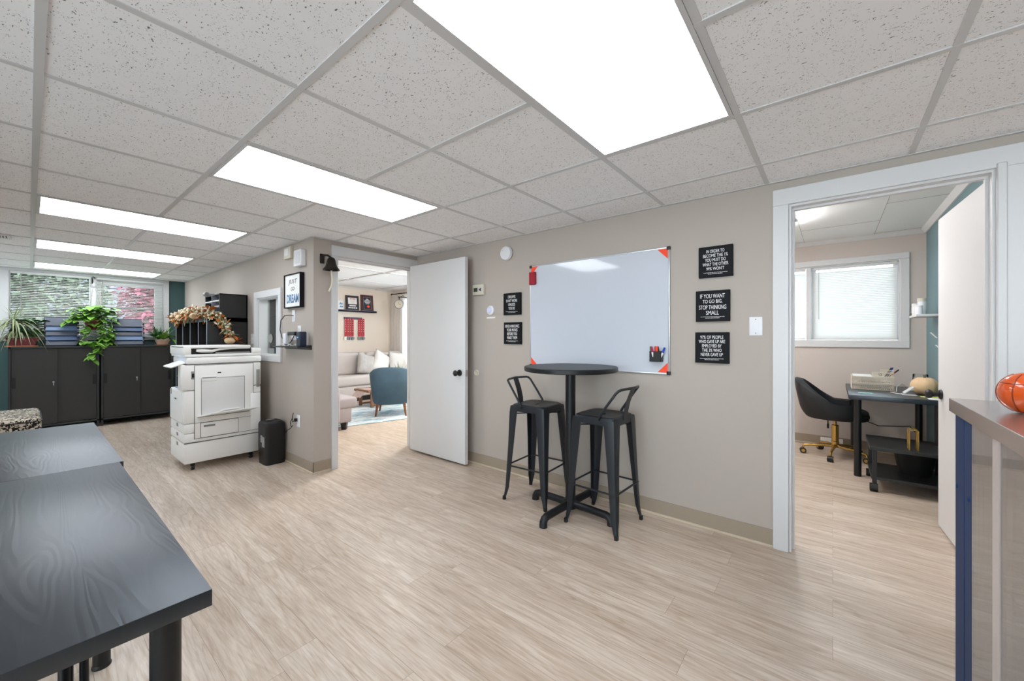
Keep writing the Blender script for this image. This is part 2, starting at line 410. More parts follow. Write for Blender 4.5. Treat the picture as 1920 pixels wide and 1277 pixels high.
def wallmesh(axis, c0, c1, u0, u1, z0, z1, holes=()):
    """wall slab between c0..c1 on axis, running u0..u1, with rectangular holes (ua,ub,za,zb)"""
    b = B()
    us = sorted({u0, u1, *[h[0] for h in holes], *[h[1] for h in holes]}); zs = sorted({z0, z1, *[h[2] for h in holes], *[h[3] for h in holes]})
    us = [u for u in us if u0 <= u <= u1]; zs = [z for z in zs if z0 <= z <= z1]
    def hole(i, j):
        if i < 0 or j < 0 or i >= len(us)-1 or j >= len(zs)-1: return True
        a = (us[i]+us[i+1])/2; c = (zs[j]+zs[j+1])/2
        return any(h[0] < a < h[1] and h[2] < c < h[3] for h in holes)
    def P(c, u, z): return (c, u, z) if axis == 'x' else (u, c, z)
    for i in range(len(us)-1):
        for j in range(len(zs)-1):
            if hole(i, j): continue
            a, e, p, q = us[i], us[i+1], zs[j], zs[j+1]
            for c in (c0, c1): b.quad(P(c, a, p), P(c, e, p), P(c, e, q), P(c, a, q))
            if hole(i-1, j): b.quad(P(c0, a, p), P(c1, a, p), P(c1, a, q), P(c0, a, q))
            if hole(i+1, j): b.quad(P(c0, e, p), P(c1, e, p), P(c1, e, q), P(c0, e, q))
            if hole(i, j-1): b.quad(P(c0, a, p), P(c1, a, p), P(c1, e, p), P(c0, e, p))
            if hole(i, j+1): b.quad(P(c0, a, q), P(c1, a, q), P(c1, e, q), P(c0, e, q))
    bmesh.ops.remove_doubles(b.bm, verts=b.bm.verts, dist=1e-5)
    return b

def rect(b, ax, c0, c1, u0, u1, z0, z1, wl, wr, wt, wb, bev=.002):
    def q(a, e, p, r):
        if ax == 'x': b.box(c0, c1, a, e, p, r, bev, 1)
        else: b.box(a, e, c0, c1, p, r, bev, 1)
    q(u0, u1, z1-wt, z1)
    if wb: q(u0, u1, z0, z0+wb)
    q(u0, u0+wl, z0+wb, z1-wt); q(u1-wr, u1, z0+wb, z1-wt)
    return b
# ------------------------------------------------------------------ the setting
W, V, SD, H = 2.808, 3.689, 1.649, 2.175
YB, XL, YR = 8.40, -2.6, -3.0
struct('floor', B().box(XL-.2, 6.1, YR-.2, YB+.2, -.06, 0), 'floor', smooth=False)
cb = B(); cb.box(XL, W, YR, V, H, H+.03); cb.box(XL, SD, V, YB, H, H+.03)
ceil = struct('ceiling', cb, 'tile', smooth=False)
ygrid = [.305+.61*k for k in range(-5, 7)] + [3.965+.595*k for k in range(1, 8)]
xgrid = [.022+.61*k for k in range(-4, 5)]
g = B()
for x in xgrid: g.box(x-.012, x+.012, YR, V if x > SD else YB, H-.004, H+.001)
for y in ygrid: g.box(XL, W if y < V else SD, y-.012, y+.012, H-.0035, H+.001)
g.box(W-.02, W, YR, V, H-.005, H+.001); g.box(SD, W, V-.02, V, H-.005, H+.001); g.box(SD-.02, SD, V, YB, H-.005, H+.001); g.box(XL, SD, YB-.02, YB, H-.005, H+.001)
g.build('ceiling_grid', 'tee', ceil, smooth=False)
struct('wall_right', wallmesh('x', W, W+.13, YR, V, 0, 2.42, [(-.5825, .199, 0, 2.03)]), 'wall', smooth=False)
struct('wall_center', wallmesh('y', V, V+.12, SD, 5.6, 0, 2.42, [(1.87, 2.77, 0, 2.03)]), 'wall', smooth=False)
struct('wall_side', wallmesh('x', SD, SD+.12, V+.12, YB, 0, 2.42, [(4.46, 5.06, 1.06, 1.69)]), 'wall', smooth=False)
struct('wall_back', wallmesh('y', YB, YB+.12, XL, SD+.12, 0, 2.42, [(-.165, 1.375, 1.27, 2.135)]), 'teal', smooth=False)
struct('wall_left', wallmesh('x', XL-.1, XL, YR, YB, 0, 2.42, [(-2.4, -.2, .45, 2.0), (0, 2.2, .45, 2.0), (6.2, 8.0, .45, 2.0)]), 'wall', smooth=False)
b = B(); 
for ya, yb in ((-2.4, -.2), (0, 2.2), (6.2, 8.0)): 
    rect(b, 'x', XL-.09, XL+.015, ya-.05, yb+.05, .40, 2.05, .06, .06, .06, .06); b.box(XL-.07, XL-.03, (ya+yb)/2-.02, (ya+yb)/2+.02, .46, 1.99)
w6 = struct('added_window', b, 'white')  # windows added in the unseen left wall to bring in more daylight
b = B(); b.box(XL-.052, XL-.048, -2.39, -.21, .46, 1.99); b.box(XL-.052, XL-.048, .01, 2.19, .46, 1.99); b.box(XL-.052, XL-.048, 6.21, 7.99, .46, 1.99); b.build('pane', 'glass', w6)
struct('wall_rear', B().box(XL, W, YR-.1, YR, 0, 2.42), 'wall', smooth=False)
# office shell
OX, OY0, OY1, OH = 5.85, -.75, 2.3, 2.37
struct('wall_office_back', wallmesh('x', OX, OX+.12, OY0-.1, OY1, 0, 2.5, [(-.56, .95, 1.21, 2.085)]), 'wall_off', smooth=False)
struct('wall_office_right', B().box(W+.13, OX, OY0-.1, OY0, 0, 2.5), 'bluegrey', smooth=False)
struct('wall_office_left', B().box(W+.13, OX, OY1, OY1+.1, 0, 2.5), 'wall_off', smooth=False)
oc = struct('ceiling_office', B().box(W+.13, OX, OY0, OY1, OH, OH+.05), 'plainceil', smooth=False)
g = B()
for y in (-.35, .26, .87, 1.48): g.box(W+.13, OX, y-.0015, y+.0015, OH-.0015, OH+.001)
for i, y in enumerate((-.35, .26, .87, 1.48)):
    for k in range(3): 
        x = 3.3+1.22*k+(.61 if i % 2 else 0); g.box(x-.0015, x+.0015, y-.61, y, OH-.0015, OH+.001)
g.build('ceiling_joint', 'greyp', oc, smooth=False)
cr = B(); cr.prism([(OX-.045, OH), (OX, OH), (OX, OH-.04), (OX-.012, OH-.04)], OY1-OY0, 'y', OY0)
cr.prism([(OY0, OH), (OY0, OH-.04), (OY0+.012, OH-.04), (OY0+.045, OH)], OX-W-.13, 'x', W+.13)
struct('trim_1', cr, 'white', smooth=False)
# living room shell
LX, LY, LH = 5.47, 8.1, 2.34
struct('wall_living_back', B().box(SD+.12, LX+.1, LY, LY+.12, 0, 2.5), 'wall_liv', smooth=False)
struct('wall_living_right', wallmesh('x', LX, LX+.12, V+.12, LY, 0, 2.5, [(4.6, 7.55, .7, 2.1)]), 'wall_liv', smooth=False)
lc = struct('ceiling_living', B().box(SD+.12, LX, V+.12, LY, LH, LH+.05), 'plainceil', smooth=False)
g = B()
for y in (4.6, 5.8, 7.0): g.box(SD+.12, LX, y-.03, y+.03, LH-.012, LH+.001)
for x in (2.6, 3.8, 5.0): g.box(x-.03, x+.03, V+.12, LY, LH-.012, LH+.001)
g.build('ceiling_batten', 'white', lc, smooth=False)
struct('trim_2', B().box(SD+.12, LX, LY-.02, LY, LH-.03, LH), 'white', smooth=False)

# baseboards (dark vinyl strip over a pale shoe)
def baseboard(name, runs):
    b = B(); s2 = B()
    for ax, c, d, u0, u1 in runs:       # d = outward direction sign
        a0, a1 = sorted((c, c+d*.006)); e0, e1 = sorted((c, c+d*.014))
        if ax == 'x': b.box(a0, a1, u0, u1, .012, .105, .001, 1); s2.box(e0, e1, u0, u1, 0, .014, .002, 1)
        else: b.box(u0, u1, a0, a1, .012, .105, .001, 1); s2.box(u0, u1, e0, e1, 0, .014, .002, 1)
    o = struct(name, b, 'base'); s2.build('shoe_strip', 'shoe', o); return o
baseboard('baseboard_right', [('x', W, -1, .277, V), ('x', W, -1, YR, -.75)])
baseboard('baseboard_center', [('y', V, -1, SD-.006, 1.808)])
baseboard('baseboard_side', [('x', SD, -1, V-.006, YB)])
baseboard('baseboard_office', [('x', OX, -1, OY0, OY1), ('y', OY0, 1, W+.13, OX)])

# door casings
def casing_x(name, X0, X1, ya, yb, zt, wl, wr, wt, side=-1):
    b = B(); f0, f1 = X0-.016, X0+.001
    rect(b, 'x', f0, f1, ya-wr, yb+wl, 0, zt+wt, wr, wl, wt, 0)
    rect(b, 'x', X0+.0012, X1, ya-.004, yb+.004, 0, zt+.004, .016, .016, .016, 0, 0)
    rect(b, 'x', X0+.05, X0+.075, ya+.011, yb-.011, 0, zt-.011, .013, .013, .013, 0, 0)
    b.box(X0+.129, X0+.145, yb, yb+.07, 0, zt+.07)
    return struct(name, b, 'white')
tr3 = casing_x('trim_3', W, W+.13, -.5825, .199, 2.03, .078, .19, .095)
bb = B(); bb.box(W-.024, W, -.612, -.5825+.002, 0, 2.05, .004, 1); bb.box(W-.03, W-.015, -.775, -.70, 2.01, 2.126, .003, 1)
bb.build('casing_step', 'white', tr3)
b = B()
rect(b, 'y', V-.017, V+.001, 1.812, 2.806, 0, 2.128, .06, .036, .095, 0)
rect(b, 'y', V+.0012, V+.121, 1.866, 2.774, 0, 2.034, .016, .016, .016, 0, 0)
rect(b, 'y', V+.05, V+.07, 1.881, 2.759, 0, 2.019, .013, .013, .013, 0, 0)
struct('trim_4', b, 'white')
# pass-through frame
b = B()
rect(b, 'x', SD-.02, SD+.001, 4.39, 5.15, .995, 1.765, .07, .09, .075, .065)
rect(b, 'x', SD+.0012, SD+.121, 4.456, 5.064, 1.056, 1.694, .014, .014, .014, .014, 0)
w4 = struct('window_5', b, 'white')
B().box(SD+.085, SD+.091, 4.47, 5.05, 1.07, 1.68).build('pane', 'glass', w4)
b = B(); b.box(SD+.08, SD+.096, 4.74, 4.78, 1.07, 1.68); b.build('sash', 'white', w4)
B().cyl((SD+.082, 4.93, 1.24), (SD+.076, 4.93, 1.24), .05, n=28).build('speaking_grille', 'greyp', w4)
B().box(SD+.076, SD+.084, 4.83, 4.99, 1.075, 1.13).build('pass_tray', 'silver', w4)

# far window pair with blinds
b = B()
rect(b, 'y', YB-.02, YB+.001, -.26, 1.445, 1.21, 2.174, .095, .07, .04, .065)
b.box(-.28, 1.46, YB-.055, YB-.021, 1.255, 1.275, .003, 1)
b.box(.5775, .6225, YB-.01, YB+.10, 1.276, 2.133)
rect(b, 'y', YB+.0012, YB+.1, -.167, .577, 1.268, 2.137, .014, .014, .017, .017, 0)
rect(b, 'y', YB+.0012, YB+.1, .623, 1.377, 1.268, 2.137, .014, .014, .017, .017, 0)
rect(b, 'y', YB+.07, YB+.095, .638, 1.362, 1.286, 2.119, .048, .082, .09, .045, 0)
w1 = struct('window_1', b, 'white')
b = B(); b.box(-.155, .565, YB+.088, YB+.092, 1.285, 2.12); b.box(.685, 1.28, YB+.088, YB+.092, 1.33, 2.03); b.build('pane', 'glass', w1)
b = B(); b.box(.685, 1.28, YB+.075, YB+.1, 1.685, 1.715); b.build('glazing_bar', 'greyp', w1)
def blind(name, label, horiz, u0, u1, c, z0, z1, tilt, m='blind', wand=None, wdir=1, step=.0225, depth=.024):
    """horizontal-slat blind; horiz 'x' runs along x at y=c, 'y' runs along y at x=c"""
    t = thing(name, label, 'window blind', ((u0+u1)/2, c, z0) if horiz == 'x' else (c, (u0+u1)/2, z0))
    hw = (u1-u0)/2
    def bx(b, a0, a1, d0, d1, zz0, zz1, bev=0):
        if horiz == 'x': b.box(a0, a1, d0, d1, zz0, zz1, bev, 1)
        else: b.box(d0, d1, a0, a1, zz0, zz1, bev, 1)
    b = B(); n = int((z1-z0-.05)/step); ca, sa = math.cos(tilt)*depth/2, math.sin(tilt)*depth/2
    for i in range(n):
        z = .02+i*step
        P = [(-hw, -ca, z-sa), (hw, -ca, z-sa), (hw, ca, z+sa), (-hw, ca, z+sa)]
        Q = [(x, y, zz) if horiz == 'x' else (y, x, zz) for x, y, zz in P]
        mid = [((Vector(Q[0])+Vector(Q[3]))/2), ((Vector(Q[1])+Vector(Q[2]))/2)]
        mid = [q+Vector((0, 0, .0015)) for q in mid]
        b.quad(Q[0], Q[1], mid[1], mid[0]); b.quad(mid[0], mid[1], Q[2], Q[3])
    b.build('slats', m, t, ang=80)
    b = B(); bx(b, -hw, hw, -.014, .014, z1-z0-.03, z1-z0, .002); b.build('head_rail', 'white', t)
    b = B(); bx(b, -hw, hw, -.012, .012, 0, .014, .002); b.build('bottom_rail', 'white', t)
    if wand:
        b = B(); dd = -.02*wdir
        p0 = (wand, dd, z1-z0-.03) if horiz == 'x' else (dd, wand, z1-z0-.03); p1 = (p0[0], p0[1], (z1-z0)*.28)
        b.cyl(p0, p1, .005, n=8); b.build('tilt_wand', 'greyp' if name == 'window_blind' else 'white', t)
    return t
blind('window_blind', 'open slatted blind over the left pane, green trees showing through', 'x', -.15, .57, YB-.03, 1.30, 2.13, math.radians(16), wand=-.275)
blind('window_blind', 'open slatted blind over the right pane beside the teal wall strip', 'x', .63, 1.37, YB-.03, 1.30, 2.13, math.radians(16), wand=-.31)
# office window
b = B()
rect(b, 'x', OX-.02, OX+.001, -.625, 1.01, 1.14, 2.15, .065, .06, .065, .07)
rect(b, 'x', OX+.0012, OX+.1, -.562, .952, 1.208, 2.087, .014, .014, .014, .014, 0)
b.box(OX-.01, OX+.095, .20, .245, 1.223, 2.072); rect(b, 'x', OX+.07, OX+.095, -.547, .199, 1.223, 2.072, .04, .045, .01, .035, 0)
w3 = struct('window_2', b, 'white')
B().box(OX+.088, OX+.092, -.55, .94, 1.22, 2.075).build('pane', 'glass', w3)
blind('white_blind', 'bright closed white blind in the right half of the office window', 'y', -.535, .192, OX+.03, 1.225, 2.07, math.radians(62), 'wblind', wand=.30, step=.019)
blind('white_blind', 'narrow strip of closed blind left of the mullion in the office window', 'y', .25, .93, OX+.03, 1.225, 2.07, math.radians(62), 'wblind', step=.019)
# living window
b = B(); rect(b, 'x', LX-.02, LX+.001, 4.53, 7.62, .63, 2.17, .07, .07, .07, .07); b.box(LX+.02, LX+.1, 6.0, 6.06, .7, 2.1)
w5 = struct('window_3', b, 'white'); B().box(LX+.06, LX+.065, 4.6, 7.5, .7, 2.1).build('pane', 'glass', w5)

# doors
def knob(parent, p, d, m='blackp', name='door_knob', s=1.0):
    """round knob at p sticking out along unit d"""
    b = B(); b.lathe([(.03*s, 0), (.032*s, .004*s), (.028*s, .012*s), (.012*s, .016*s), (.011*s, .038*s), (.022*s, .044*s), (.029*s, .056*s), (.029*s, .064*s), (.02*s, .074*s), (.004*s, .077*s)], p, 20, True, d)
    return b.build(name, m, parent)
d1 = struct('door_1', B().box(2.665, 2.703, 2.755, 3.625, .018, 2.035, .002, 1), 'door', loc=(2.684, 3.2, .018))
def rel(p, o): return tuple(a-b for a, b in zip(p, o.location))
knob(d1, rel((2.665, 2.83, .905), d1), (-1, 0, 0)); knob(d1, rel((2.703, 2.83, .905), d1), (1, 0, 0), s=.7)
x = B(); q = rel((2.667, 2.752, .875), d1); x.box(q[0], q[0]+.03, q[1], q[1]+.004, q[2], q[2]+.06); x.build('latch_plate', 'silver', d1)
d2 = struct('door_2', B().box(2.955, 3.80, -.604, -.566, .015, 2.03, .002, 1), 'door', loc=(3.378, -.585, .015))
d2.rotation_euler = (0, 0, math.radians(3.4))
knob(d2, (.345, .019, .87), (0, 1, 0)); knob(d2, (.345, -.019, .87), (0, -1, 0))
for zz, nm in ((1.87, 'h'), (.945, 'h'), (.2, 'h')):
    b = B(); b.box(-.4235-.003, -.4235+.001, -.018, .02, zz-.05, zz+.05, .0015, 1); b.build('hinge_leaf', 'brassold', d2)
    b = B(); b.cyl((-.434, -.022, zz-.05), (-.434, -.022, zz+.05), .008, n=12); b.build('hinge_pin', 'brassold', d2)

# ------------------------------------------------------------------ ceiling lights and vent
def troffer(x0, x1, y0, y1, z, label, group='recessed ceiling lights'):
    t = thing('ceiling_light', label, 'ceiling light', ((x0+x1)/2, (y0+y1)/2, z-.006), group=group)
    hx, hy = (x1-x0)/2-.013, (y1-y0)/2-.013
    b = B(); e = .016
    b.box(-hx, hx, -hy, -hy+e, 0, .0058); b.box(-hx, hx, hy-e, hy, 0, .0058); b.box(-hx, -hx+e, -hy+e, hy-e, 0, .0058); b.box(hx-e, hx, -hy+e, hy-e, 0, .0058)
    b.build('frame', 'tee', t, smooth=False)
    b = B(); b.box(-hx+e, hx-e, -hy+e, hy-e, .002, .0058); b.build('diffuser', 'lens', t, smooth=False)
    return t
troffer(.632, 1.852, .305, .915, H, 'largest bright ceiling light, nearest the camera above the room')
troffer(.632, 1.852, 2.135, 2.745, H, 'bright ceiling light in the middle row, in front of the open white door')
troffer(.022, 1.242, 3.965, 4.56, H, 'bright ceiling light third from the far windows, above the printer side')
troffer(.022, 1.242, 5.75, 6.345, H, 'bright ceiling light second from the far windows')
troffer(.022, 1.242, 7.535, 8.13, H, 'thin bright ceiling light nearest the far windows')
for (x0, y0, lb) in ((.632, -1.525, 'behind the camera'), (-1.808, -1.525, 'behind the camera on the left'), (-1.808, 7.535, 'in the far left corner of the room')):
    troffer(x0, x0+1.22, y0, y0+(.61 if y0 < 3.9 else .595), H, 'added unseen ceiling light '+lb+', outside the picture')  # lights added out of view to brighten the room
t = thing('ceiling_vent', 'white louvred air vent in the ceiling at the left edge', 'air vent', (-.2, 5.82, H-.012))
b = B(); b.box(-.15, .10, -.11, .11, 0, .0115, .003, 1); b.build('frame', 'white', t)
b = B()
for k in range(12): b.box(-.13+k*.018, -.122+k*.018, -.06, .06, -.0015, .001)
b.build('louvre', 'blackp', t)
t = thing('office_light', 'small white strip light on the office ceiling at the left edge of the doorway', 'ceiling light', (4.4, .33, OH-.085))
b = B(); b.box(-.6, .28, -.05, .075, .03, .084, .004, 1); b.build('housing', 'white', t)
b = B(); b.box(-.6, .28, -.045, .07, 0, .031, .008, 2); b.build('lens', mat('office lamp lens', 'F4F4F4', .5, emit='FFFFFF', estr=34, var=.01), t)
for x_, y_, l_, lb in ((4.4, 1.4, 0, 'added white strip light on the office ceiling, hidden left of the doorway'), (4.7, 4.9, 1, 'added unseen strip light on the living room ceiling near the office side'), (3.4, 4.3, 1, 'added unseen strip light on the living room ceiling just inside the doorway')):
    t = thing('added_strip_light', lb, 'ceiling light', (x_, y_, (LH if l_ else OH)-.085))  # strips added out of sight to brighten the office and living room
    b = B(); b.box(-.6, .6, -.06, .06, .03, .084, .004, 1); b.build('housing', 'white', t)
    b = B(); b.box(-.6, .6, -.055, .055, 0, .031, .008, 2); b.build('lens', mat('added lamp lens', 'F4F4F4', .5, emit='FFFDF8', estr=52, var=.01) if l_ else MATS['office lamp lens'], t)

# ------------------------------------------------------------------ whiteboard wall
t = thing('whiteboard', 'large glossy whiteboard with thin aluminium frame and black corners', 'whiteboard', (W, 1.471, .997))
B().box(-.014, -.001, -.596, .596, .003, .881).build('writing_surface', 'board', t, smooth=False)
b = B()
b.box(-.018, -.001, -.6, .6, -.001, .010, .003, 2); b.box(-.018, -.001, -.6, .6, .874, .885, .003, 2); b.box(-.018, -.001, -.6, -.589, 0, .884, .003, 2); b.box(-.018, -.001, .589, .6, 0, .884, .003, 2)
b.build('frame', 'chrome', t)
for sy in (-1, 1):
    for z in (0, 1):
        b = B(); y0 = sy*.6; zz = .884 if z else 0
        b.box(-.021, -.001, min(y0+sy*.003, y0-sy*.022), max(y0+sy*.003, y0-sy*.022), min(zz-.004 if not z else zz-.022, zz+.003), max(zz+.003 if z else zz+.022, zz), .004, 2)
        b.build('corner_cap', 'blackp', t)
def tri(label, y, z, sy, sz, s=.07):
    b = B(); b.prism([(0, 0), (sy*s, 0), (0, sz*s)], .0015, 'x', -.0015)
    o = b.build('corner_magnet', 'orange', None); o.location = (W-.0142, y, z); tag(o, label, 'magnet', 'orange triangular corner magnets'); return o
tri('orange triangle magnet in the upper left corner of the whiteboard, above the red eraser', 1.471+.586, .997+.872, -1, -1)
tri('orange triangle magnet in the upper right corner of the whiteboard', 1.471-.586, .997+.872, 1, -1)
tri('orange triangle magnet in the lower left corner of the whiteboard, behind the bar table top', 1.471+.586, .997+.012, -1, 1)
tri('orange triangle magnet in the lower right corner of the whiteboard, under the marker cup', 1.471-.586, .997+.012, 1, 1)
b = B(); b.box(-.024, 0, -.034, .034, -.056, .056, .008, 3)
o = b.build('board_eraser', 'red', None); o.location = (W-.0145, 2.034, 1.768); tag(o, 'red rectangular eraser stuck to the left edge of the whiteboard', 'eraser')
t = thing('marker_cup', 'black magnetic cup of markers on the lower right of the whiteboard', 'pen holder', (W-.0145, .955, 1.085))
b = B(); b.box(-.05, 0, -.04, .04, 0, .004, .001, 1); b.box(-.05, -.046, -.04, .04, 0, .072, .001, 1); b.box(-.004, 0, -.04, .04, 0, .072, .001, 1); b.box(-.05, 0, -.04, -.036, 0, .072, .001, 1); b.box(-.05, 0, .036, .04, 0, .072, .001, 1)
b.build('body', 'blackp', t)
def marker(lab, p, d, cap, body='whitem', L=.10, r=.0075, cat='marker', name='dry_erase_marker', grp='markers in the black cup'):
    t = thing(name, lab, cat, p, group=grp); d = Vector(d).normalized()
    b = B(); b.cyl((0, 0, 0), d*(L*.6), r, n=10); b.build('barrel', body, t)
    b = B(); b.cyl(d*(L*.6), d*(L*.95), r*1.12, r*.95, n=10); b.cyl(d*(L*.95), d*L, r*.95, r*.6, n=10); b.build('cap', cap, t); return t
for lab, y, x, d, cap in (('green capped marker at the left of the marker cup', .982, -.03, (0, .12, 1), 'greenm'), ('magenta capped marker leaning left in the marker cup', .968, -.040, (-.1, .10, .9), 'pinkm'),
                     ('red capped marker in the middle of the marker cup', .960, -.022, (0, .02, 1), 'redm'), ('orange capped marker right of the red one in the marker cup', .948, -.036, (0, .0, 1), 'orange'),
                     ('black capped marker leaning back in the marker cup', .937, -.022, (0, .10, 1), 'blackp'), ('blue capped marker leaning far right out of the marker cup', .932, -.036, (0, -.42, 1), 'bluem')):
    marker(lab, (W-.0145+x, y, 1.092), d, cap)
def sign(lab, y, z, lines, s=.20, lh=.022, th=.022, fits=None, top=.025):
    t = thing('wall_sign', lab, 'sign', (W, y, z), group='black motto signs on the wall')
    b = B(); b.box(-th, -.0005, -s/2, s/2, -s/2, s/2, .002, 1); b.build('panel', 'signblack', t)
    n = len(lines)
    for i, (tx, wd) in enumerate(lines):
        text(tx, .03, 'txt', t, (-th-.0004, 0, s/2-top-lh*(i+.5)*1.0), RX, 'lettering', fit=(wd, lh*.74))
    b = B(); r = random.Random(len(lab))
    for k, (zz, wd) in enumerate(((-s/2+.030, s*.70), (-s/2+.022, s*.42))):
        u = -wd/2
        while u < wd/2:
            l = r.uniform(.004, .012); b.box(-th-.0006, -th+.0004, -min(u+l, wd/2), -u, zz-.0012, zz+.0012); u += l+.0022
    b.build('small_print', 'txt', t, smooth=False)
    return t
sign('black square sign reading DREAMS DON\'T WORK UNLESS YOU DO, left of the whiteboard', 2.273, 1.559, [('DREAMS', .085), ("DON'T WORK", .13), ('UNLESS', .08), ('YOU DO', .075)], lh=.035, top=.018)
sign('black square sign reading NEVER ANNOUNCE YOUR MOVES BEFORE YOU MAKE THEM, left of the whiteboard', 2.268, 1.291, [('NEVER ANNOUNCE', .165), ('YOUR MOVES', .125), ('BEFORE YOU', .115), ('MAKE THEM', .115)], lh=.035, top=.018)
sign('black square sign reading IN ORDER TO BECOME THE 1%, topmost at the right', .585, 1.742, [('IN ORDER TO', .105), ('BECOME THE 1%', .145), ('YOU MUST DO', .12), ('WHAT THE OTHER', .15), ("99% WON'T", .105)], lh=.028, top=.018)
sign('black square sign reading IF YOU WANT TO GO BIG, STOP THINKING SMALL', .602, 1.457, [('IF YOU WANT', .145), ('TO GO BIG,', .115), ('STOP THINKING', .16), ('SMALL', .075)], lh=.036, top=.018)
sign('black square sign reading 97% OF PEOPLE WHO GAVE UP, lowest of the right three', .606, 1.187, [('97% OF PEOPLE', .135), ('WHO GAVE UP ARE', .155), ('EMPLOYED BY', .115), ('THE 3% WHO', .115), ('NEVER GAVE UP', .13)], lh=.028, top=.018)
t = thing('wall_plate', 'blank white wall plate with two screws beside the office doorway', 'wall plate', (W, .364, 1.322))
b = B(); b.box(-.006, 0, -.035, .035, -.057, .057, .0025, 2); b.build('cover', 'plate', t)
for z in (-.042, .042): B().cyl((-.0075, 0, z), (-.005, 0, z), .0035, n=10).build('screw', 'greyp', t)
t = thing('thermostat', 'beige digital thermostat on the wall beside the open white door', 'thermostat', (W, 2.695, 1.719))
b = B(); b.box(-.028, 0, -.075, .075, -.052, .052, .006, 2); b.build('case', 'cream', t)
b = B(); b.box(-.0285, -.027, .006, .058, -.018, .020); b.build('display', mat('lcd display', '3B4636', .3, var=.02), t)
b = B(); b.prism([(-.008, 0), (-.042, -.020), (-.042, .020)], .001, 'x', -.029); b.build('arrow_mark', mat('navy mark', '2B2F6A', .5, var=.02), t)
t = thing('motion_sensor', 'small round white sensor with blue glow left of the DREAMS sign', 'sensor', (W, 2.545, 1.513))
b = B(); b.lathe([(.045, 0), (.045, .014), (.036, .022), (.004, .025)], (0, 0, 0), 28, True, (-1, 0, 0)); b.build('body', 'plate', t)
b = B(); b.lathe([(.026, 0), (.022, .004), (.003, .006)], (-.0225, 0, 0), 24, True, (-1, 0, 0)); b.build('lens', mat('pale violet lens', 'C9CCF2', .2, var=.01), t)
b = B(); b.box(-.004, 0, -.055, .055, -.078, -.064, .001, 1); b.build('sensor_label', 'paper', t)
t = thing('smoke_detector', 'round white smoke detector high on the wall above the thermostat', 'smoke detector', (W, 2.338, 2.03))
b = B(); b.lathe([(.058, 0), (.062, .003), (.062, .012)], (0, 0, 0), 32, True, (-1, 0, 0)); b.build('mount', 'greyp', t)
b = B(); b.lathe([(.064, .010), (.067, .014), (.066, .030), (.058, .040), (.02, .043), (.003, .043)], (0, 0, 0), 32, True, (-1, 0, 0)); b.build('cover', 'plate', t)
B().cyl((-.042, .03, .025), (-.0445, .03, .025), .003, n=8).build('indicator', 'redm', t)
b = B(); b.lathe([(.033, 0), (.033, .004), (.024, .010), (.012, .006), (.002, .004)], (0, 0, 0), 24, True, (-1, 0, 0))
o = b.build('door_bumper', 'cream', None); o.location = (W, 2.74, .90); tag(o, 'clear round door bumper on the wall behind the black door knob', 'door stop')

# ------------------------------------------------------------------ bar table and stools
t = thing('bar_table', 'tall round black bar table with cross base under the whiteboard', 'table', (2.467, 1.466, 0))
b = B(); b.lathe([(.325, 1.012), (.333, 1.016), (.333, 1.040), (.329, 1.045), (.01, 1.045)], (0, 0, 0), 64); b.build('tabletop', 'black', t)
b = B(); b.cyl((0, 0, .06), (0, 0, 1.0), .036, n=28); b.cyl((0, 0, .995), (0, 0, 1.012), .036, .10, n=28); b.build('column', 'black', t)
for k in range(4):
    a = PI/2*k - .05; d = Vector((math.cos(a), math.sin(a), 0))
    b = B(); b.tube([d*.01+Vector((0, 0, .060)), d*.15+Vector((0, 0, .060)), d*.285+Vector((0, 0, .058)), d*.308+Vector((0, 0, .050)), d*.319+Vector((0, 0, .032)), d*.321+Vector((0, 0, 0.0))], [.027, .026, .026, .026, .026, .027], 14)
    b.build('base_foot', 'black', t)
B().lathe([(.045, .03), (.048, .05), (.048, .085), (.038, .10)], (0, 0, 0), 28).build('hub', 'black', t)
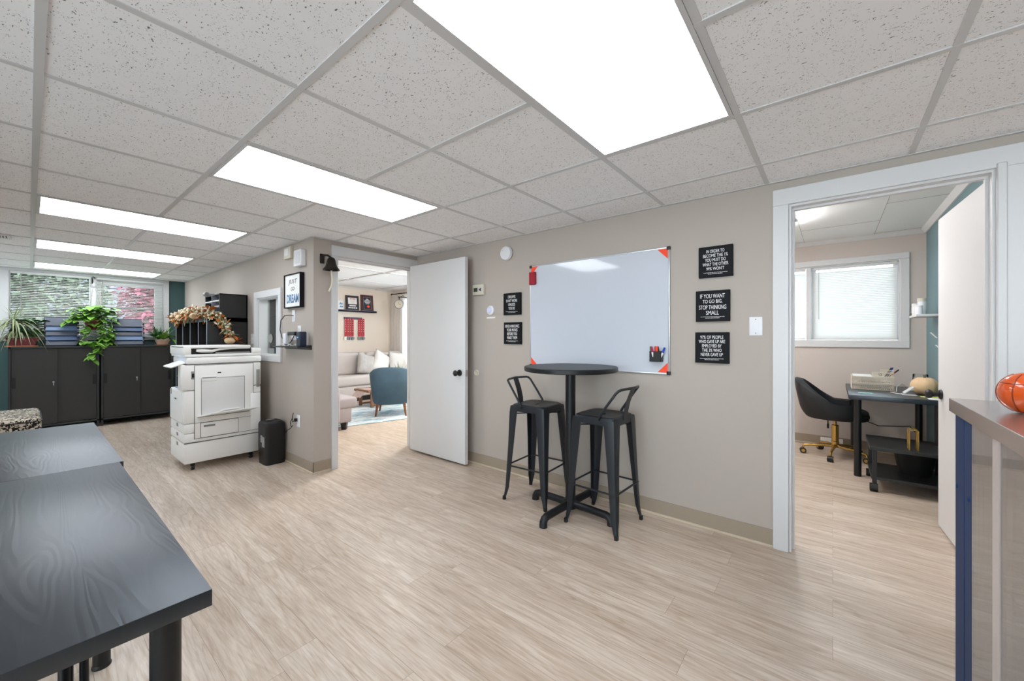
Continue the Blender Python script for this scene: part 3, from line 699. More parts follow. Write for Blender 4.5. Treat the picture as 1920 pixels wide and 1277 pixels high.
def stool(lab, loc, rz):
    t = thing('bar_stool', lab, 'stool', loc, rz, 'charcoal metal bar stools at the round table')
    hs, zt = .152, .735
    # seat pan with rounded corners, dished, skirt and grip slot
    b = B(); n = 48
    def sq(r, k, e=.42):
        a = 2*PI*k/n; c, s_ = math.cos(a), math.sin(a)
        return (math.copysign(abs(c)**e, c)*r, math.copysign(abs(s_)**e, s_)*r)
    rings = []
    for r, z, e in ((hs+.0035, zt-.050, .34), (hs+.004, zt-.012, .34), (hs, zt-.002, .36), (hs-.010, zt+.003, .38), (hs-.03, zt, .42), (.09, zt-.004, .6)):
        rings.append([b.v((*sq(r, k, e), z)) for k in range(n)])
    slot = [b.v((math.cos(2*PI*k/n)*.028, math.sin(2*PI*k/n)*.009, zt-.005)) for k in range(n)]
    slot2 = [b.v((math.cos(2*PI*k/n)*.028, math.sin(2*PI*k/n)*.009, zt-.02)) for k in range(n)]
    b.skin(rings+[slot, slot2], False); b.build('seat', 'stool', t)
    for sx in (-1, 1):
        for sy in (-1, 1):
            b = B(); R = []
            for z, o, wd in ((zt-.012, hs+.003, .080), (zt-.06, hs+.008, .074), (.42, .168, .056), (.10, .183, .038), (.06, .185, .028), (.004, .193, .018)):
                # open L-shaped folded sheet
                c = Vector((sx*o, sy*o, z)); th = .004; rr = .012 if z > .06 else .004
                pts = [(-wd, 0), (-rr, 0), (-rr*.3, -rr*.3), (0, -rr), (0, -wd), (-th, -wd), (-th, -rr-th*.5), (-rr*.3-th, -rr*.3-th), (-rr-th*.5, -th), (-wd, -th)]
                R.append([b.v(c+Vector((sx*u, sy*v_, 0))) for u, v_ in pts])
            b.skin(R); lg = b.build('leg', 'stool', t, ang=50)
            b = B(); b.box(sx*.185-.011, sx*.185+.011, sy*.185-.011, sy*.185+.011, 0, .030, .003, 2); b.build('rubber_foot', 'blackp', lg)
    for sx, sy in ((1, 0), (-1, 0), (0, 1), (0, -1)):
        z, o = .265, .171
        b = B(); p = Vector((sx*o, sy*o, z)); q = Vector((sy*o, sx*o, 0)); b.tube([p-q*.97, p+q*.97], .0065, 8); b.build('footrest', 'stool', t)
    b = B(); zz = zt-.075
    b.box(-.2, .2, -.006, .006, zz-.008, zz, rot=Matrix.Rotation(PI/4, 3, 'Z')); b.box(-.2, .2, -.006, .006, zz-.001, zz+.006, rot=Matrix.Rotation(-PI/4, 3, 'Z')); b.build('cross_brace', 'stool', t)
    # back: bent tube from mid-sides, and a centre slat
    P = [(-.159, .045, zt-.018), (-.159, .055, zt+.01), (-.157, .10, zt+.075), (-.153, .165, zt+.165), (-.145, .182, zt+.183), (-.125, .190, zt+.188), (0, .215, zt+.192), (.125, .190, zt+.188), (.145, .182, zt+.183), (.153, .165, zt+.165), (.157, .10, zt+.075), (.159, .055, zt+.01), (.159, .045, zt-.018)]
    b = B(); b.tube(P, .0085, 10); bk = b.build('backrest_tube', 'stool', t, ang=60)
    for s_ in (-1, 1): B().cyl((s_*.150, .047, zt-.012), (s_*.172, .047, zt-.012), .009, n=10).build('bolt', 'blackp', bk)
    b = B(); R = []
    for y, z in ((.156, zt-.02), (.158, zt+.03), (.175, zt+.10), (.208, zt+.188)):
        R.append([b.v((-.031, y, z)), b.v((.031, y, z)), b.v((.031, y+.004, z)), b.v((-.031, y+.004, z))])
    b.skin(R); b.build('back_slat', 'stool', t)
    return t
stool('charcoal metal bar stool left of the round table, its low back toward the door', (2.522, 1.797, 0), math.radians(3))
stool('charcoal metal bar stool right of the round table, nearest the camera', (2.482, 1.213, 0), PI+math.radians(-2))

# ------------------------------------------------------------------ foreground tables
def desk(lab, x0, x1, y0, y1, zt, th, legs, group=None, name='work_table', r=.025):
    cx, cy = (x0+x1)/2, (y0+y1)/2
    t = thing(name, lab, 'table', (cx, cy, 0), group=group)
    b = B(); b.box(x0-cx, x1-cx, y0-cy, y1-cy, zt-th, zt, .0015, 2); b.build('tabletop', 'top', t)
    for lx, ly in legs:
        b = B(); b.cyl((lx-cx, ly-cy, .012), (lx-cx, ly-cy, zt-th-.004), r, n=24); lg = b.build('leg', 'blackp', t)
        b = B(); b.lathe([(r+.002, 0), (r+.003, .006), (r, .014)], (lx-cx, ly-cy, 0), 24); b.build('foot_cap', 'blackp', lg)
        b = B(); b.lathe([(.045, 0), (.045, .004)], (lx-cx, ly-cy, zt-th-.0045), 20); b.build('mounting_plate', 'blackp', lg)
    return t
desk('black wooden work table nearest the camera, front left corner of the picture', -.365, .238, .986, 2.288, .74, .034, [(.176, 1.052), (.176, 2.165), (-.30, 1.052), (-.30, 2.165)], 'black work tables in a row')
desk('black work table behind the nearest one, reflecting the windows', -.352, .250, 2.290, 3.47, .74, .034, [(.185, 2.41), (.185, 3.40), (-.29, 2.41), (-.29, 3.40)], 'black work tables in a row')
t = thing('desk_chair', 'black chair tucked under the nearest work table, only its back posts visible', 'chair', (-.025, 1.12, 0))
b = B(); b.lathe([(.05, .405), (.15, .41), (.17, .422), (.17, .440), (.15, .450), (.02, .452)], (0, 0, 0), 32); b.build('seat', 'blackp', t)
for x_, r_ in ((.077, .012), (.105, .008)):
    b = B(); b.tube([(x_, .13, .43), (x_, .20, .46), (x_, .205, .60), (x_, .205, .69)], r_, 10); b.build('back_post', 'black', t)
for k in range(4):
    a = PI/4+PI/2*k; b = B(); b.tube([(math.cos(a)*.10, math.sin(a)*.10, .41), (math.cos(a)*.17, math.sin(a)*.17, 0)], .011, 10); b.build('leg', 'black', t)
t = thing('ottoman', 'black and beige patterned upholstered ottoman at the left edge', 'ottoman', (-.48, 6.45, 0))
b = B(); b.box(-.56, .56, -.46, .46, .10, .47, .045, 4); b.build('cushion', 'damask', t)
b = B(); b.tube([(-.52, -.463, .435), (.52, -.463, .435)], .006, 6); b.tube([(.563, -.42, .435), (.563, .42, .435)], .006, 6); b.build('piping', 'blackp', t)
for sx in (-1, 1):
    for sy in (-1, 1): B().cyl((sx*.48, sy*.38, 0), (sx*.48, sy*.38, .105), .02, .028, n=12).build('leg', 'blackp', t)

# ------------------------------------------------------------------ cabinets by the windows
def cabinet(lab, x0, x1):
    y0, y1, zt = 8.0, 8.385, 1.128
    t = thing('storage_cabinet', lab, 'cabinet', ((x0+x1)/2, (y0+y1)/2, 0), group='sliding door cabinets under the windows')
    h, d = (x1-x0)/2, (y1-y0)/2; b = B()
    for sx in (-1, 1):
        for sy in (-1, 1): b.box(min(sx*h, sx*(h-.022)), max(sx*h, sx*(h-.022)), min(sy*d, sy*(d-.022)), max(sy*d, sy*(d-.022)), 0, zt)
    b.box(-h, h, -d, d, zt-.02, zt, .002, 1); b.box(-h, h, -d, d, .085, .107)
    b.box(-h+.002, -h+.018, -d+.02, d-.02, .1, zt-.01); b.box(h-.018, h-.002, -d+.02, d-.02, .1, zt-.01); b.box(-h+.01, h-.01, d-.02, d-.005, .1, zt-.01)
    b.build('frame', 'cabf', t)
    for s_ in (-1, 1):
        off = -d+.008 if s_ < 0 else -d+.022
        xa, xb = (-h+.024, .012) if s_ < 0 else (-.012, h-.024)
        b = B(); b.box(xa, xb, off, off+.012, .110, zt-.024, .002, 1); dr = b.build('sliding_door', 'cab', t)
        xx = xa+.022 if s_ < 0 else xb-.022
        b = B(); b.box(xx-.016, xx+.016, off-.001, off+.004, .60, .74, .002, 1); b.build('finger_pull', 'blackp', dr)
        if s_ < 0:
            b = B(); b.cyl((xb-.035, off-.006, .66), (xb-.035, off, .66), .010, n=14); b.build('lock', 'silver', dr)
            b = B(); b.box(xb-.040, xb-.030, off-.026, off-.006, .652, .668, .002, 1); b.box(xb-.039, xb-.031, off-.020, off-.017, .615, .655); b.build('key', 'silver', dr)
    return t
cabinet('dark grey metal cabinet with two sliding doors, left one beneath the windows', -.165, .628)
cabinet('dark grey metal cabinet with two sliding doors, right one half behind the printer', .645, 1.43)

CT = 1.128
# plants
def spike_plant(b, p, n, L, Wd, r, spread=.9, droop=(.3, 1.0), up0=.35):
    for i in range(n):
        a = r.uniform(0, 2*PI); u = r.uniform(up0, 1.0)
        d = Vector((math.cos(a)*spread, math.sin(a)*spread*.45, u*1.3))
        b.leaf(p, d, L*r.uniform(.6, 1.1), Wd*r.uniform(.8, 1.2), r.uniform(*droop), seg=6, fold=.3)
t = thing('spider_plant', 'striped spider plant with drooping leaves in a long maroon planter', 'plant', (-.05, 8.19, CT))
b = B(); b.box(-.145, .135, -.07, .07, 0.0, .016, .004, 2); b.build('saucer', 'terra', t)
b = B(); b.prism([(-.105, .012), (.10, .012), (.12, .085), (.135, .088), (.135, .118), (-.135, .118), (-.135, .088), (-.122, .085)], .12, 'y', -.06); b.build('pot', 'maroon', t)
b = B(); r = random.Random(3)
spike_plant(b, (-.04, 0, .13), 60, .36, .020, r, .8, (.8, 1.5), .5)
for i in range(70):
    a = r.uniform(0, 2*PI); b.leaf((-.07, -.03, .30+r.uniform(-.04, .05)), (math.cos(a), math.sin(a)*.6, r.uniform(.1, .7)), r.uniform(.20, .36), .017, r.uniform(.7, 1.8), seg=6)
for i in range(14):
    a = r.uniform(0, 2*PI); b.leaf((-.07, -.02, .36), (math.cos(a)*.7, math.sin(a)*.3, r.uniform(.4, 1.2)), r.uniform(.14, .26), .010, .2, seg=6)
b.tube([(-.06, 0, .1), (-.07, 0, .28), (-.06, -.02, .39)], .006, 6)
b.build('foliage', 'leafs', t)
def vine(b, pts, r, L=.075, Wd=.06, step=.035, jit=.4):
    for p0, p1 in zip(pts, pts[1:]):
        p0, p1 = Vector(p0), Vector(p1); n = max(1, int((p1-p0).length/step))
        for k in range(n):
            q = p0.lerp(p1, (k+r.random())/n); a = r.uniform(0, 2*PI)
            d = Vector((math.cos(a), math.sin(a)*.8-.35, r.uniform(-.9, .35)))
            s_ = r.uniform(.7, 1.25)
            b.leaf(q, d, L*s_, Wd*s_, .3, seg=4, heart=True, fold=.2)
t = thing('dark_pothos', 'dark green leafy plant between the striped plant and the blue files', 'plant', (.02, 8.30, CT))
b = B(); b.lathe([(.045, 0), (.06, .10), (.062, .11)], (0, 0, 0), 20); b.build('pot', 'blackp', t)
b = B(); r = random.Random(5)
for i in range(190):
    a = r.uniform(0, 2*PI); e = r.uniform(-.6, 1.1); rad = r.uniform(.02, .15)
    b.leaf((.0+math.cos(a)*rad*1.1, -.06+math.sin(a)*rad*.5, .24+e*.09), (math.cos(a), math.sin(a)-.5, e), r.uniform(.05, .085), r.uniform(.04, .06), .3, heart=True)
for k in range(5): b.tube([(0, 0, .09), (.02*k-.04, -.03, .22)], .003, 5)
b.build('foliage', 'leafd', t)
# hanging pothos
t = thing('hanging_pothos', 'bright green trailing pothos in a hanging pot between the two windows', 'plant', (.585, 8.16, 1.36))
b = B(); b.tube([(0, .15, .70), (-.005, .11, .735), (0, .06, .755), (.01, .02, .745), (.012, .0, .72)], [.008, .01, .010, .008, .006], 8)
b.cyl((0, .17, .67), (0, .205, .76), .010, .010, 8); b.build('wall_bracket', 'bronze', t)
b = B(); b.lathe([(.020, 0), (.024, .02), (.012, .05), (.004, .07)], (.0, 0, .60), 12)
for a in (0, 2.1, 4.2): b.tube([(math.cos(a)*.012, math.sin(a)*.012, .61), (math.cos(a)*.11, math.sin(a)*.11, .13)], .0022, 5)
b.tube([(0, 0, .66), (.005, .0, .73)], .003, 5); b.build('hanger', 'greyp', t)
b = B(); b.lathe([(.07, 0), (.10, .11), (.112, .13), (.112, .145)], (0, 0, 0), 24); b.build('pot', 'maroon', t)
b = B(); r = random.Random(11)
for i in range(150):
    a = r.uniform(0, 2*PI); rad = r.uniform(.0, .19)
    b.leaf((math.cos(a)*rad+.01, math.sin(a)*rad*.7-.02, .17+r.uniform(-.05, .15)), (math.cos(a), math.sin(a)-.4, r.uniform(-.3, .6)), r.uniform(.08, .125), r.uniform(.07, .10), .35, heart=True)
vine(b, [(-.10, -.02, .18), (-.20, -.03, .17), (-.26, -.03, .10)], r, step=.012)
vine(b, [(.12, -.05, .12), (.16, -.08, -.02), (.15, -.09, -.14), (.13, -.1, -.2)], r, step=.008)
vine(b, [(.06, -.09, .12), (.09, -.1, -.05), (.06, -.1, -.20)], r, step=.008)
vine(b, [(-.06, -.09, .1), (-.08, -.1, 0), (-.05, -.11, -.12)], r, step=.012)
vine(b, [(-.13, -.1, -.16), (-.05, -.12, -.17), (.06, -.12, -.17), (.17, -.1, -.19)], r, step=.006)
vine(b, [(0, -.14, -.19), (.02, -.27, -.19), (.03, -.30, -.28), (-.05, -.30, -.36), (-.03, -.3, -.42)], r, step=.010)
for pts in ([(-.1, -.02, .15), (-.2, -.03, .13), (-.25, -.03, .06)], [(.12, -.05, .12), (.16, -.08, -.02), (.13, -.1, -.2)], [(.06, -.09, .12), (.09, -.1, -.05), (.06, -.12, -.19), (.03, -.27, -.19), (.07, -.30, -.27), (.02, -.30, -.33), (-.06, -.3, -.33)]): b.tube(pts, .0028, 5)
b.build('foliage', 'leafg', t, ang=80)
t = thing('potted_fern', 'small arching fern in a pale clay bowl beside the right blue files', 'plant', (1.33, 8.18, CT))
b = B(); b.lathe([(.085, 0), (.095, .008), (.095, .014)], (0, 0, 0), 24); b.build('saucer', 'terra', t)
b = B(); b.lathe([(.062, .01), (.092, .08), (.096, .088), (.090, .09)], (0, 0, 0), 24); b.build('pot', 'pale', t)
b = B(); r = random.Random(9); spike_plant(b, (.02, 0, .085), 90, .29, .022, r, .95, (.2, .8), .55)
for k in range(9): b.leaf((.09, -.05, .08), (r.uniform(.2, 1), -.9, r.uniform(-.1, .5)), .26, .014, 1.1, seg=6)
b.build('foliage', 'leafg', t)
b = B(); spike_plant(b, (-.05, 0, .085), 50, .26, .030, r, .9, (.1, .6), .6); b.build('grey_foliage', 'leafd', t)
def filerack(lab, x0, x1, cols):
    t = thing('file_rack', lab, 'file rack', ((x0+x1)/2, 8.17, CT)); h = (x1-x0)/2; b = B(); r = .0035; n = len(cols)
    for s_ in (-1, 1):
        b.tube([(s_*h, -.11, .004), (s_*h, .11, .004), (s_*h, .13, .40)], r, 6)
        b.tube([(s_*h, -.11, .004), (s_*h, -.05, .34)], r, 6)
        for k in range(n): z = .06+k*.066; b.tube([(s_*h, -.13+k*.02, z-.01), (s_*h, .0+k*.012, z+.02)], .0045, 6); b.box(s_*h-.008, s_*h+.008, -.135+k*.02, -.12+k*.02, z-.02, z+.006)
    b.tube([(-h, -.11, .004), (h, -.11, .004)], r, 6); b.tube([(-h, .11, .004), (h, .11, .004)], r, 6); b.tube([(-h, .13, .40), (h, .13, .40)], r, 6)
    b.build('wire_frame', 'black', t)
    for k, c in enumerate(cols):
        z = .05+k*.066; b = B(); R = Matrix.Rotation(math.radians(58), 3, 'X')
        b.box(-h+.008, h-.008, -.115+k*.02, .015+k*.02, z+.02, z+.026, rot=R); b.build('file_pocket', c, t)
    return t
filerack('wire rack of blue file folders left of the hanging plant', .135, .435, ['slate', 'bluef', 'slate', 'bluel', 'slate'])
filerack('wire rack of navy and slate file folders right of the hanging plant', .775, 1.10, ['slate', 'bluel', 'navy', 'bluef', 'slate'])
b = B(); b.lathe([(.03, 0), (.035, .01), (.03, .07), (.032, .09)], (0, 0, 0), 16)
o = b.build('small_vase', 'pale', None); o.location = (.50, 8.2, CT); tag(o, 'small pale clay pot under the trailing pothos beside the left files', 'pot')

# ------------------------------------------------------------------ cube shelf, sorter, garland
KX0, KX1, KY0, KY1, KH = 1.255, 1.645, 5.40, 6.87, 1.47
t = thing('cube_shelf', 'tall black cube shelving unit standing behind the printer', 'shelving unit', ((KX0+KX1)/2, (KY0+KY1)/2, 0))
hx, hy = (KX1-KX0)/2, (KY1-KY0)/2
b = B(); th = .038
b.box(-hx, hx, -hy, -hy+th, 0, KH); b.box(-hx, hx, hy-th, hy, 0, KH); b.box(-hx, hx, -hy, hy, KH-th, KH); b.box(-hx, hx, -hy, hy, 0, th); b.box(hx-.006, hx, -hy, hy, 0, KH)
b.build('carcass', 'blackboard', t, smooth=False)
for z in (.375, .735, 1.095): b = B(); b.box(-hx+.002, hx-.01, -hy+th, hy-th, z-.008, z+.008); b.build('shelf', 'blackboard', t, smooth=False)
for k in (1, 2, 3):
    y = -hy+k*(2*hy)/4; b = B(); b.box(-hx+.002, hx-.01, y-.008, y+.008, 1.103, KH-th); b.build('divider', 'blackboard', t, smooth=False)
    b = B(); b.box(-hx-.0006, -hx+.003, y-.009, y+.009, 1.103, KH-th); b.build('edge_strip', 'edge', t, smooth=False)
b = B(); b.box(-hx-.0008, -hx+.001, -hy, -hy+.03, 0, KH); b.box(-hx-.0008, -hx+.001, hy-.03, hy, 0, KH); b.build('edge_strip', 'edge', t, smooth=False)
t = thing('paper_sorter', 'black paper sorter with white shelves on top of the cube shelving', 'paper organiser', (1.51, 5.69, KH))
b = B(); b.box(-.14, .135, -.285, -.273, 0, .285); b.box(-.14, .135, .273, .285, 0, .285); b.box(-.14, .135, -.285, .285, .273, .285); b.box(-.14, .135, -.285, .285, 0, .01); b.box(.125, .135, -.285, .285, 0, .285); b.build('case', 'blackboard', t, smooth=False)
for z in (.075, .14, .205): b = B(); b.box(-.142, .125, -.273, .273, z-.006, z+.006); b.build('shelf', 'white', t, smooth=False)
b = B(); b.box(-.143, .125, -.006, .006, .01, .273); b.build('divider', 'edge', t, smooth=False)
b = B(); b.box(-.06, .05, -.28, -.10, 0, .004, .001, 1); b.box(-.12, .05, -.06, .09, 0, .006, .001, 1)
for q in (0,): pass
o = b.build('sorted_paper', 'paper', None); o.location = (1.50, 5.72, KH+.2115); tag(o, 'white papers lying on the top white shelf of the black sorter', 'papers')
t = thing('hole_punch', 'grey metal device with rounded end on top of the black sorter', 'office tool', (1.41, 5.93, KH+.2855))
b = B(); b.box(-.04, .06, -.05, .05, 0, .032, .012, 3); b.build('body', 'silver', t)
b = B(); b.lathe([(.022, -.05), (.028, 0), (.022, .05)], (-.045, 0, .022), 16, True, (0, 1, 0)); b.build('rounded_end', 'greyp', t)
t = thing('box', 'red and white box on the far end of the cube shelving', 'box', (1.42, 6.45, KH))
b = B(); b.box(-.06, .06, -.10, .10, 0, .125, .003, 1); b.build('body', 'redm', t); b = B(); b.box(-.062, .062, -.102, .102, .126, .140, .003, 1); b.build('lid', 'paper', t)
# garland: path on top of the shelf then over the near side
GP = [(1.24, 6.80, 1.50), (1.23, 6.30, 1.52), (1.25, 5.85, 1.55), (1.29, 5.50, 1.53), (1.36, 5.36, 1.47), (1.42, 5.335, 1.39), (1.465, 5.33, 1.30), (1.48, 5.33, 1.215)]
t = thing('autumn_garland', 'autumn garland of cream flowers, orange leaves and small pumpkins draped over the shelf', 'garland', (1.30, 5.9, KH))
o_ = Vector((1.30, 5.9, KH)); r = random.Random(21); PTS = []
for a, c in zip(GP, GP[1:]):
    a, c = Vector(a), Vector(c); n = max(3, int((c-a).length/.028))
    for k in range(n): PTS.append(a.lerp(c, k/n)-o_)
b = B(); b.tube(PTS, .012, 6); b.build('stem', 'stem', t)
bs = {'flowg': B(), 'flowo': B(), 'flowc': B()}
for p in PTS:
    for k in range(9):
        d = Vector((r.uniform(-1, .5), r.uniform(-1, 1), r.uniform(-.5, 1))); bs['flowg'].leaf(p, d, r.uniform(.06, .11), .034, .3, seg=3)
    for k in range(3):
        d = Vector((r.uniform(-1, .3), r.uniform(-1, .6), r.uniform(-.6, 1))); bs['flowo'].leaf(p+d.normalized()*.035, d, r.uniform(.05, .085), .05, .3, seg=3)
    for k in range(6):
        d = Vector((r.uniform(-1, .2), r.uniform(-1, .5), r.uniform(-.5, 1))).normalized(); bs['flowc'].ell(p+d*r.uniform(.04, .085), r.uniform(.007, .014), 6, 5)
for nm, key in (('sage_leaves', 'flowg'), ('orange_leaves', 'flowo'), ('cream_berries', 'flowc')): tag(bs[key].build(nm, key, t, ang=80), kind='stuff')
def pump(b, c, r_, q=.8, nl=8):
    f = lambda p: Vector((p.x*(1+.10*abs(math.cos(math.atan2(p.y, p.x)*nl/2))), p.y*(1+.10*abs(math.cos(math.atan2(p.y, p.x)*nl/2))), p.z*q*(1-.25*max(0, 1-math.hypot(p.x, p.y)*2)*.8)))
    b.ell(c, r_, 32, 14, f)
for c, r_ in (((1.20, 6.30, 1.50), .05), ((1.22, 5.75, 1.50), .048), ((1.44, 5.295, 1.215), .050)):
    b = B(); pump(b, Vector(c)-o_, r_); b.build('mini_pumpkin', 'pump', t)
for c, d in (((1.50, 5.29, 1.20), (.9, -.3, -.1)), ((1.50, 5.29, 1.21), (.7, -.4, .6)), ((1.18, 6.75, 1.50), (-.8, -.3, .3)), ((1.30, 5.42, 1.56), (.3, -.7, .6))):
    b = B(); b.leaf(Vector(c)-o_, d, .085, .075, .2, seg=4); b.leaf(Vector(c)-o_, (d[0], d[1], d[2]+.9), .07, .06, .2, seg=4); b.build('maple_leaf', 'flowo', t)

# ------------------------------------------------------------------ printer
PX0, PX1, PY0, PY1 = .905, 1.535, 4.642, 5.18
t = thing('photocopier', 'large off-white office photocopier on casters with an open side tray', 'photocopier', (1.22, 4.91, 0))
def pb(*q, **k):
    b = k.pop('b', None) or B(); b.box(q[0]-1.22, q[1]-1.22, q[2]-4.91, q[3]-4.91, q[4], q[5], k.get('bev', .006), k.get('seg', 2)); return b
pb(PX0, 1.515, PY0, PY1, .072, .262, bev=.012).build('base_cabinet', 'print', t)
for z0, z1 in ((.268, .352), (.357, .442)):
    dr = pb(PX0, PX0+.10, PY0+.002, PY1, z0, z1, bev=.010).build('paper_drawer', 'print2', t)
    pb(PX0-.001, PX0+.006, 4.86, 4.93, z1-.045, z1-.012, bev=.002).build('handle', 'greyp', dr)
pb(PX0-.001, PX0+.006, 4.86, 4.93, .215, .25, bev=.002).build('handle', 'greyp', t)
pb(PX0+.09, PX1-.01, PY0+.003, PY1, .268, .442, bev=.003).build('drawer_housing', 'print', t)
pb(PX0, PX1, PY0+.002, PY1, .447, .752, bev=.010).build('body', 'print', t)
fd = pb(PX0-.006, PX0+.004, PY0+.03, PY1-.01, .452, .742, bev=.003).build('front_door', 'print2', t)
pb(PX0-.0075, PX0-.005, 4.90, 4.97, .655, .668, bev=0).build('name_mark', 'inkg', fd)
pb(PX0-.0075, PX0-.004, 5.10, 5.14, .69, .745, bev=.002).build('status_mark', 'greyp', fd)
pb(PX0+.02, PX0+.3, PY0+.16, PY1-.02, .7525, .758, bev=.002).build('output_tray', 'bluel', t)
pb(PX0-.018, PX1, PY0, PY0+.15, .757, .995, bev=.010).build('rear_pillar', 'print', t)
pb(1.2, PX1, PY0+.14, PY1, .757, .995, bev=.006).build('upper_body', 'print', t)
pb(PX0+.02, PX1+.005, PY0-.004, PY1, 1.0, 1.062, bev=.012).build('scanner_bed', 'print2', t)
pb(PX0+.01, PX1, PY0+.002, PY1, .996, 1.0, bev=0).build('seam', 'seam', t)
cp = B(); R = Matrix.Rotation(math.radians(-20), 3, 'Y')
cp.box(.81-1.22, .985-1.22, 4.68-4.91, 4.98-4.91, .998, 1.012, .004, 2, rot=R); cpo = cp.build('control_panel', 'print2', t)
cp = B(); cp.box(.835-1.22, .955-1.22, 4.74-4.91, 4.95-4.91, 1.0125, 1.0135, rot=R); cp.build('touch_screen', mat('touch screen', 'B9C4E6', .15, emit='A9B8F0', estr=.6, var=.01), cpo)
# document feeder
pb(PX0+.005, PX1, PY0+.003, PY1, 1.066, 1.092, bev=.006).build('lid', 'print2', t)
pb(1.455, PX1+.002, PY0, PY1, 1.09, 1.142, bev=.008).build('feeder_rear', 'print', t)
b = pb(PX0-.005, PX0+.055, PY0+.001, PY1, 1.09, 1.172, bev=.008); b = pb(PX0-.005, 1.445, PY0+.003, PY1-.05, 1.148, 1.174, bev=.008, b=b); b.build('document_feeder', 'print2', t)
pb(PX0+.04, 1.452, PY0+.03, PY1-.02, 1.0925, 1.148, bev=0).build('feeder_recess', 'blackp', t)
b = B(); b.tube([(1.00-1.22, PY0+.02-4.91, 1.128), (1.04-1.22, PY0+.02-4.91, 1.125), (1.12-1.22, PY0+.02-4.91, 1.120), (1.18-1.22, PY0+.02-4.91, 1.135), (1.3-1.22, PY0+.02-4.91, 1.145), (1.44-1.22, PY0+.02-4.91, 1.146)], [.012, .017, .014, .010, .008, .008], 12); b.build('feeder_roller_cover', 'print', t)
pb(1.15, 1.44, PY0+.01, PY0+.05, 1.094, 1.108, bev=.003).build('document_stop', 'greyp', t)
# side panels facing the camera
sd = PY0-.004
pb(.980, 1.467, PY0-.0012, PY0+.004, .296, .990, bev=0).build('seam', 'seam', t)
pb(PX0+.004, 1.512, PY0+.001, PY0+.02, .261, .2685, bev=0).build('seam', 'seam', t)
pb(1.436, 1.534, PY0-.0008, PY0+.004, .296, .684, bev=0).build('seam', 'seam', t)
pn = pb(.985, 1.462, sd, PY0+.004, .30, .985, bev=.002).build('side_door', 'print', t)
pb(.985, 1.462, sd-.0006, PY0, .4445, .4475, bev=0).build('seam', 'seam', pn)
pb(1.035, 1.385, sd-.001, PY0, .50, .86, bev=.002).build('tray_recess_shade', mat('printer recess shading', 'DCDBD9', .5, var=.01), pn)  # flat plate, the shade of the recess is in its darker colour
b = pb(1.035, 1.155, sd-.004, sd+.001, .835, .885, bev=.004); b.build('door_handle', 'print2', pn)
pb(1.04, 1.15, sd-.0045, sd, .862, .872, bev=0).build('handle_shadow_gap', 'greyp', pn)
pb(1.026, 1.334, sd-.0012, sd, .300, .4435, bev=0).build('seam', 'seam', pn)
pb(1.03, 1.33, sd-.006, sd-.001, .304, .440, bev=.003).build('lower_panel', 'print2', pn)
pb(1.00, 1.43, sd-.0012, sd, .496, .503, bev=0).build('seam', 'seam', pn)
pb(1.031, 1.389, sd-.0008, sd, .496, .864, bev=0).build('recess_edge', 'greyp', pn)
pb(1.05, 1.14, sd-.0075, sd, .400, .418, bev=.001).build('grip', 'greyp', pn)
pb(.957, .985, sd-.001, PY0+.004, .86, .935, bev=.004).build('power_switch', 'greyp', t)
pb(.962, .980, sd-.002, PY0+.004, .875, .915, bev=.002).build('rocker', 'blackp', t)
pb(1.44, 1.53, sd-.001, PY0+.004, .30, .68, bev=.003).build('side_panel', 'print2', t)
pb(1.493, 1.523, sd-.002, PY0+.003, .74, .92, bev=.002).build('cable_slot', 'greyp', t)
pb(1.160, 1.19, sd-.0018, sd, .905, .915, bev=0).build('small_mark', 'inkg', pn)
tr = B(); T = [(1.0, sd-.002, .507), (1.43, sd-.002, .512), (1.47, sd-.17, .560), (1.07, sd-.17, .548)]
lo = [tr.v((x-1.22, y-4.91, z-.008)) for x, y, z in T]; hi = [tr.v((x-1.22, y-4.91, z+.004)) for x, y, z in T]
tr.skin([lo, hi]); bt = tr.build('bypass_tray', 'print2', t)
tr = B(); T = [(1.14, sd-.01, .520), (1.30, sd-.01, .522), (1.32, sd-.11, .562), (1.19, sd-.11, .560)]
tr.skin([[tr.v((x-1.22, y-4.91, z-.002)) for x, y, z in T], [tr.v((x-1.22, y-4.91, z+.006)) for x, y, z in T]]); tr.build('tray_extension', 'print', bt)
for x, y in ((.98, 4.70), (1.46, 4.70), (.98, 5.12), (1.46, 5.12)):
    b = B(); b.cyl((x-1.22-.012, y-4.91, .026), (x-1.22+.012, y-4.91, .026), .026, n=18); b.box(x-1.22-.016, x-1.22+.016, y-4.91-.01, y-4.91+.014, .04, .073); c = b.build('caster', 'blackp', t)
    B().cyl((x-1.22-.015, y-4.91, .026), (x-1.22+.015, y-4.91, .026), .007, n=10).build('axle_cap', 'silver', c)

# ------------------------------------------------------------------ shredder and its cord
shred = t = thing('paper_shredder', 'tall black paper shredder standing beside the photocopier', 'shredder', (1.545, 4.375, 0))
b = B(); R = []
for z, hx_, hy_ in ((0, .088, .108), (.02, .090, .110), (.36, .093, .118), (.385, .093, .118), (.405, .086, .112), (.418, .070, .095)):
    ring = []
    for k in range(32):
        a = 2*PI*k/32; c, s_ = math.cos(a), math.sin(a); ring.append(b.v((math.copysign(abs(c)**.28, c)*hx_, math.copysign(abs(s_)**.28, s_)*hy_, z)))
    R.append(ring)
b.skin(R); b.build('body', 'blackp', t, ang=30)
b = B(); b.box(-.05, .05, -.012, .012, .418, .4205); b.build('feed_slot', 'signblack', t)
b = B(); b.box(-.04, .035, .03, .05, .4185, .424, .002, 1); b.build('control_strip', 'greyp', t)
b = B(); b.box(-.0965, -.090, -.075, -.02, .175, .275, .002, 1); b.box(-.0965, -.090, -.02, .015, .215, .285, .002, 1); b.build('window_panel', 'silver', t)
